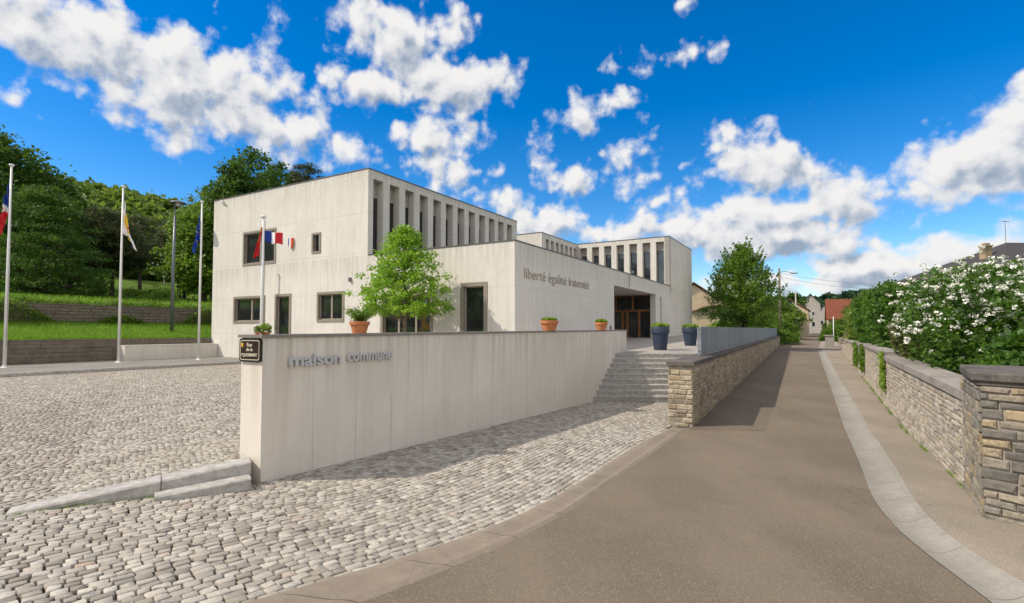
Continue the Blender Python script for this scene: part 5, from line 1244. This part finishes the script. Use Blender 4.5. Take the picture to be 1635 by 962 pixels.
# ------------------------------------------------------------------ houses and street furniture of the village
def house(name, label, px, D, w, d, zb, zeave, zridge, rz, wallm, roofm, wins_=(), chim=None, hip=False, ov=.35):
    t = thing(name, label, 'house', (XX(px, D), D, 0), rz)
    mb = MB(); mb.box(-w / 2, w / 2, 0, d, zb, zeave)
    if not hip: mb.add([(-w / 2, 0, zeave), (w / 2, 0, zeave), (0, 0, zridge - .15), (-w / 2, d, zeave), (w / 2, d, zeave), (0, d, zridge - .15)], [(0, 1, 2), (3, 5, 4)])
    mb.build('wall', wallm, t)
    mb = MB(); o_ = ov; th_ = .18; sl = (zridge - zeave) / (w / 2)
    if hip:
        e = [(-w / 2 - o_, -o_, zeave), (w / 2 + o_, -o_, zeave), (w / 2 + o_, d + o_, zeave), (-w / 2 - o_, d + o_, zeave)]; rr = w * .08; r1 = (-w / 2 + w * .5 - rr, d / 2, zridge); r2 = (rr, d / 2, zridge)
        mb.add(e + [r1, r2] + [(a, b, c - .2) for a, b, c in e], [(0, 1, 5, 4), (1, 2, 5), (2, 3, 4, 5), (3, 0, 4), (6, 7, 1, 0), (7, 8, 2, 1), (8, 9, 3, 2), (9, 6, 0, 3), (9, 8, 7, 6)])
    else:
        for sg_ in (-1, 1):
            a = (sg_ * (w / 2 + o_), zeave - o_ * sl); b = (0, zridge)
            mb.add([(a[0], -o_, a[1]), (b[0], -o_, b[1]), (b[0], d + o_, b[1]), (a[0], d + o_, a[1]), (a[0], -o_, a[1] + th_), (b[0], -o_, b[1] + th_), (b[0], d + o_, b[1] + th_), (a[0], d + o_, a[1] + th_)],
                   [(0, 3, 2, 1), (4, 5, 6, 7), (0, 1, 5, 4), (1, 2, 6, 5), (2, 3, 7, 6), (3, 0, 4, 7)])
    ro = mb.build('roof', roofm, t)
    if chim:
        cx_, cy_, cw, ct = chim; mb = MB(); mb.av = .4; mb.box(cx_ - cw / 2, cx_ + cw / 2, cy_ - cw / 2, cy_ + cw / 2, zeave, ct); mb.box(cx_ - cw / 2 - .06, cx_ + cw / 2 + .06, cy_ - cw / 2 - .06, cy_ + cw / 2 + .06, ct, ct + .1); mb.box(cx_ - cw / 3, cx_ + cw / 3, cy_ - cw / 3, cy_ + cw / 3, ct + .1, ct + .3); mb.build('chimney', 'stone_weathered', ro)
    for (face, a, z, ww, hh) in wins_:
        mb = MB(); g = .08
        if face == 'f': mb.box(a - ww / 2 - g, a + ww / 2 + g, -.06, -.003, z - g, z + hh + g)
        elif face == 'r': mb.box(w / 2 + .003, w / 2 + .06, a - ww / 2 - g, a + ww / 2 + g, z - g, z + hh + g)
        else: mb.box(-w / 2 - .06, -w / 2 - .003, a - ww / 2 - g, a + ww / 2 + g, z - g, z + hh + g)
        wo = mb.build('window', 'white_paint', t); mb = MB()
        if face == 'f': mb.box(a - ww / 2, a + ww / 2, -.065, -.0605, z, z + hh)
        elif face == 'r': mb.box(w / 2 + .0605, w / 2 + .065, a - ww / 2, a + ww / 2, z, z + hh)
        else: mb.box(-w / 2 - .065, -w / 2 - .0605, a - ww / 2, a + ww / 2, z, z + hh)
        mb.build('pane', 'glass_dark', wo)
    return t
# white villa behind the blossom
D = 42.; zv = ZE + H(432, D)
house('villa', 'white rendered house with dark hipped roof behind the blossoming shrub', 1722, D, 12.5, 9, ZE - 2, zv, zv + 3.0, R(4), 'stucco_white', 'slate', [('f', -4.4, zv - 1.7, .9, 1.2), ('f', -1.5, zv - 1.7, .9, 1.2), ('l', 3, zv - 1.7, .9, 1.2)], (-3.9, 3.6, .6, zv + 2.45), True, .7)
an = thing('tv_antenna', 'thin television aerial above the villa chimney', 'aerial', (XX(1611, D + 3.6), D + 3.6, zv + 2.7)); mb = MB(); mb.tube([(0, 0, 0), (0, 0, 2.1)], .018, 5); mb.build('mast', 'wire', an); mb = MB(); mb.tube([(-.35, 0, 2.0), (.35, 0, 2.02)], .012, 4)
for k in range(5): mb.tube([(-.3 + k * .15, -.18, 2.0), (-.3 + k * .15, .18, 2.0)], .008, 4)
mb.build('rods', 'wire', an)
# beige house beyond the town hall
D = 74.; ze = ZE + H(487, D)
house('beige_house', 'beige rendered house with brown tiled roof past the end of the town hall', 1108, D, 9, 12, ZE - 2, ze, ZE + H(452, D), R(-8), 'stucco_beige', 'roof_tile_brown', [('f', 1.9, ZE - .1, .5, 1.7), ('f', 2.8, ZE - .1, .5, 1.7)], (-.2, 3, .8, ZE + H(446, D) + .3))
house('beige_annex', 'lower beige annex with tiled roof beside the feathery tree', 1140, 72, 5.5, 6, ZE - 2, ZE + H(498, 72), ZE + H(488, 72), R(-8), 'stucco_beige', 'roof_tile_brown')
house('stone_house', 'tall narrow stone house with grey gable at the village entrance', 1295, 142, 4.6, 12, ZE - 2, ZE + H(485, 142), ZE + H(469, 142), R(-30), 'stucco_grey', 'slate', [('f', .6, ZE + 4.2, .7, 1.0), ('f', .6, ZE + 1.2, .7, 1.2)])
house('stone_house', 'grey house left of the second utility pole behind garden trees', 1262, 100, 6, 8, ZE - 2, ZE + H(495, 100), ZE + H(478, 100), R(-30), 'stucco_beige', 'roof_tile_brown')
house('red_roof_house', 'small house with bright red tiled roof above the garden bushes', 1361, 105, 5.6, 4.2, ZE - 2, ZE + H(507, 105), ZE + H(478, 105), R(90 - 28), 'stucco_beige', 'roof_tile_red')
house('village_house', 'grey village house with pale gable closing the street', 1320, 210, 7, 10, ZE - 2, ZE + H(500, 210), ZE + H(484, 210), R(-30), 'stucco_grey', 'slate', [('f', -1.5, ZE + 2.6, 1.2, 1.5), ('f', 1.7, ZE + 2.6, 1.2, 1.5)])
house('village_house', 'plain stone village house beside the red tiled roof', 1331, 180, 6, 8, ZE - 2, ZE + H(488, 180), ZE + H(486, 180) + .8, R(-30), 'stucco_grey', 'slate')
house('village_house', 'low dark fronted village house left of the street end', 1304, 240, 9, 8, ZE - 2, ZE + H(497, 240), ZE + H(487, 240), R(-30), 'stucco_grey', 'roof_tile_brown', [('f', 1, ZE + 1, 2, 3)])
# utility poles
def upole(px, D, ytop, label, r, mat, bars=True):
    x = XX(px, D); zb = ZR(x, D) - .1 if D > 0 else 0; t = thing('utility_pole', label, 'utility pole', (x, D, zb), 0, 'utility poles'); h = ZE + H(ytop, D) - zb
    mb = MB(); mb.tube([(0, 0, 0), (0, 0, h)], [r, r * .65], 10); mb.build('pole', mat, t, True)
    if bars:
        mb = MB(); mb.tube([(-.05, 0, h - .5), (.6, 0, h - .35), (1.5, 0, h - .55)], .03, 6); mb.box(1.45, 2.2, -.12, .12, h - .66, h - .54, .02); mb.build('lamp_arm', 'grey_metal', t)
        mb = MB(); 
        for z_ in (.5, .9, 1.3): mb.lathe([(0, h - z_ - .08), (.05, h - z_ - .06), (.05, h - z_ + .06), (0, h - z_ + .08)], 8, .22)
        mb.build('insulator', 'white_paint', t)
    return Vector((x, D, zb + h))
pa = upole(1246, 64, 428, 'tall wooden utility pole at the end of the rubble wall', .17, 'wood_pole')
pb = upole(1271.5, 86, 464, 'thinner grey utility pole further along the left side', .14, 'pole_concrete', False)
pc = upole(1331, 62, 505, 'slim white post on the right side of the street', .06, 'white_paint', False)
def wire(a, b, sag, label, name='overhead_wire'):
    mb = MB(); pts = []
    for i in range(25): t_ = i / 24; p = a.lerp(b, t_); pts.append((p.x, p.y, p.z - sag * 4 * t_ * (1 - t_)))
    mb.tube(pts, .012, 4, False); o = mb.build(name, 'wire'); tag(o, label, 'wire', 'overhead wires'); return o
wire(pa + Vector((.2, 0, -.6)), Vector((XX(1640, 48), 48, ZE + H(444, 48))), 1.0, 'upper overhead wire running right from the wooden pole')
wire(pa + Vector((.2, 0, -1.1)), Vector((XX(1640, 48), 48, ZE + H(449, 48))), 1.1, 'lower overhead wire running right from the wooden pole')
wire(pa + Vector((0, 0, -.6)), pb + Vector((0, 0, -.2)), .5, 'overhead wire between the two left poles')
# greenery along the left side of the street
for i, (px, D, w_, h_, lm, lab) in enumerate(((1262, 72, 2.2, 2.7, 'leaf_mid', 'round green bush just past the wooden pole'), (1272, 90, 2.4, 3.2, 'leaf_mid', 'green bush around the second utility pole'), (1281, 104, 2.2, 3.4, 'leaf_wood', 'bush in front of the tall stone house'), (1225, 66, 3.5, 3.2, 'leaf_mid', 'long bush behind the far end of the blue fence'), (1160, 68, 3.0, 2.6, 'leaf_pot', 'light green bush below the feathery tree'))):
    x = (road_l(D)[0] - w_ * 1.1 - .4) if i < 3 else XX(px, D); shrubmass('roadside_bush', lab, 'bush', (x, D, ZR(x, D)), w_, w_, h_, lm, 220, 46, .13, .45, 100 + i, 0, 'bushes along the left of the street')
for i, (px, D, yt, r, lm, lab) in enumerate(((1238, 84, 480, 3.6, 'leaf_wood', 'dark tree behind the wooden utility pole'), (1268, 118, 470, 2.8, 'leaf_dark', 'dark tree against the tall stone house'), (1150, 90, 470, 4, 'leaf_dark', 'dark tree behind the beige house'), (1395, 90, 462, 4, 'leaf_wood', 'tree behind the right hand garden bushes'), (1425, 80, 452, 1.2, 'leaf_dark', 'slim dark cypress left of the blossom'), (1230, 100, 476, 5, 'leaf_far', 'dark tree filling behind the feathery tree'))):
    x = XX(px, D); zg = ZR(min(x, 60), D); make_tree('village_tree', lab, 'tree', (x, D, zg - .3), ZE + H(yt, D) - zg + .3, lambda t, r=r: r * math.sin(math.pi * (t * .8 + .16)) ** .8, 1.2, lm, 'bark_dark', nclump=170, nleaf=45, leaf=.24, clump_r=.9, trunk_r=.2, limbs=16, seed=120 + i)
for i, (px, D, w_, h_, lm, lab) in enumerate(((1334, 76, 1.9, 2.3, 'leaf_mid', 'green bush behind the slim white post'), (1345, 92, 2.6, 3.4, 'leaf_wood', 'bush in front of the red tiled house'), (1330, 120, 2.2, 3.6, 'leaf_mid', 'far bush on the right where the street narrows'), (1372, 84, 3.2, 4.0, 'leaf_wood', 'leafy bush right of the red tiled roof'))):
    x = XX(px, D); shrubmass('garden_bush', lab, 'bush', (x, D, ZR(x, D) - .1), w_, w_, h_, lm, 200, 46, .13, .45, 140 + i, 0, 'bushes along the right of the street')
# low stone wall on the left after the pole, gate pier on the right
def lowwall(label, name, a, b, h, th_, mat, seed):
    d = Vector(b) - Vector(a); L_ = d.length; t = thing(name, label, 'wall', (a[0], a[1], 0), math.atan2(d.y, d.x)); rng = np.random.default_rng(seed)
    zf = lambda s: ZR(a[0] + d.x * s / L_, a[1] + d.y * s / L_); mb = MB(); n_ = 8
    for i in range(n_):
        p, q = L_ * i / n_, L_ * (i + 1) / n_; mb.add([(p, 0, -1.5), (q, 0, -1.5), (q, 0, zf(q) + h), (p, 0, zf(p) + h), (p, th_, -1.5), (q, th_, -1.5), (q, th_, zf(q) + h), (p, th_, zf(p) + h)], [(0, 1, 2, 3), (4, 5, 6, 7), (3, 2, 6, 7)] + ([(0, 3, 7, 4)] if i == 0 else []) + ([(1, 2, 6, 5)] if i == n_ - 1 else []))
    mb.build('wall_core', 'mortar', t); mb = MB(); stones(mb, L_, zf, lambda s: zf(s) + h, 0, -1, (.12, .2), (.25, .5), rng); mb.build('stone_facing', mat, t); return t
lowwall('low stone wall continuing left of the street beyond the wooden pole', 'low_wall', (road_l(66)[0] - .5, 66), (road_l(95)[0] - .6, 95), 1.0, .4, 'stone_pale', 3)
gp = thing('gate_pier', 'short grey gate pier where the garden wall ends by the street', 'pier', (XX(1324, 58), 58, ZR(33, 58)), R(60)); mb = MB(); mb.av = .5; mb.box(-.4, .4, -.4, .4, -.2, 1.2, .02); mb.build('shaft', 'stone_coping', gp); mb = MB(); mb.av = .8; mb.box(-.48, .48, -.48, .48, 1.2, 1.34, .02); mb.build('capstone', 'stone_coping', gp)
S.cycles.max_bounces = 6; S.cycles.diffuse_bounces = 3; S.cycles.glossy_bounces = 2; S.cycles.transmission_bounces = 4; S.cycles.use_adaptive_sampling = True; S.cycles.adaptive_threshold = .015; S.cycles.use_denoising = True
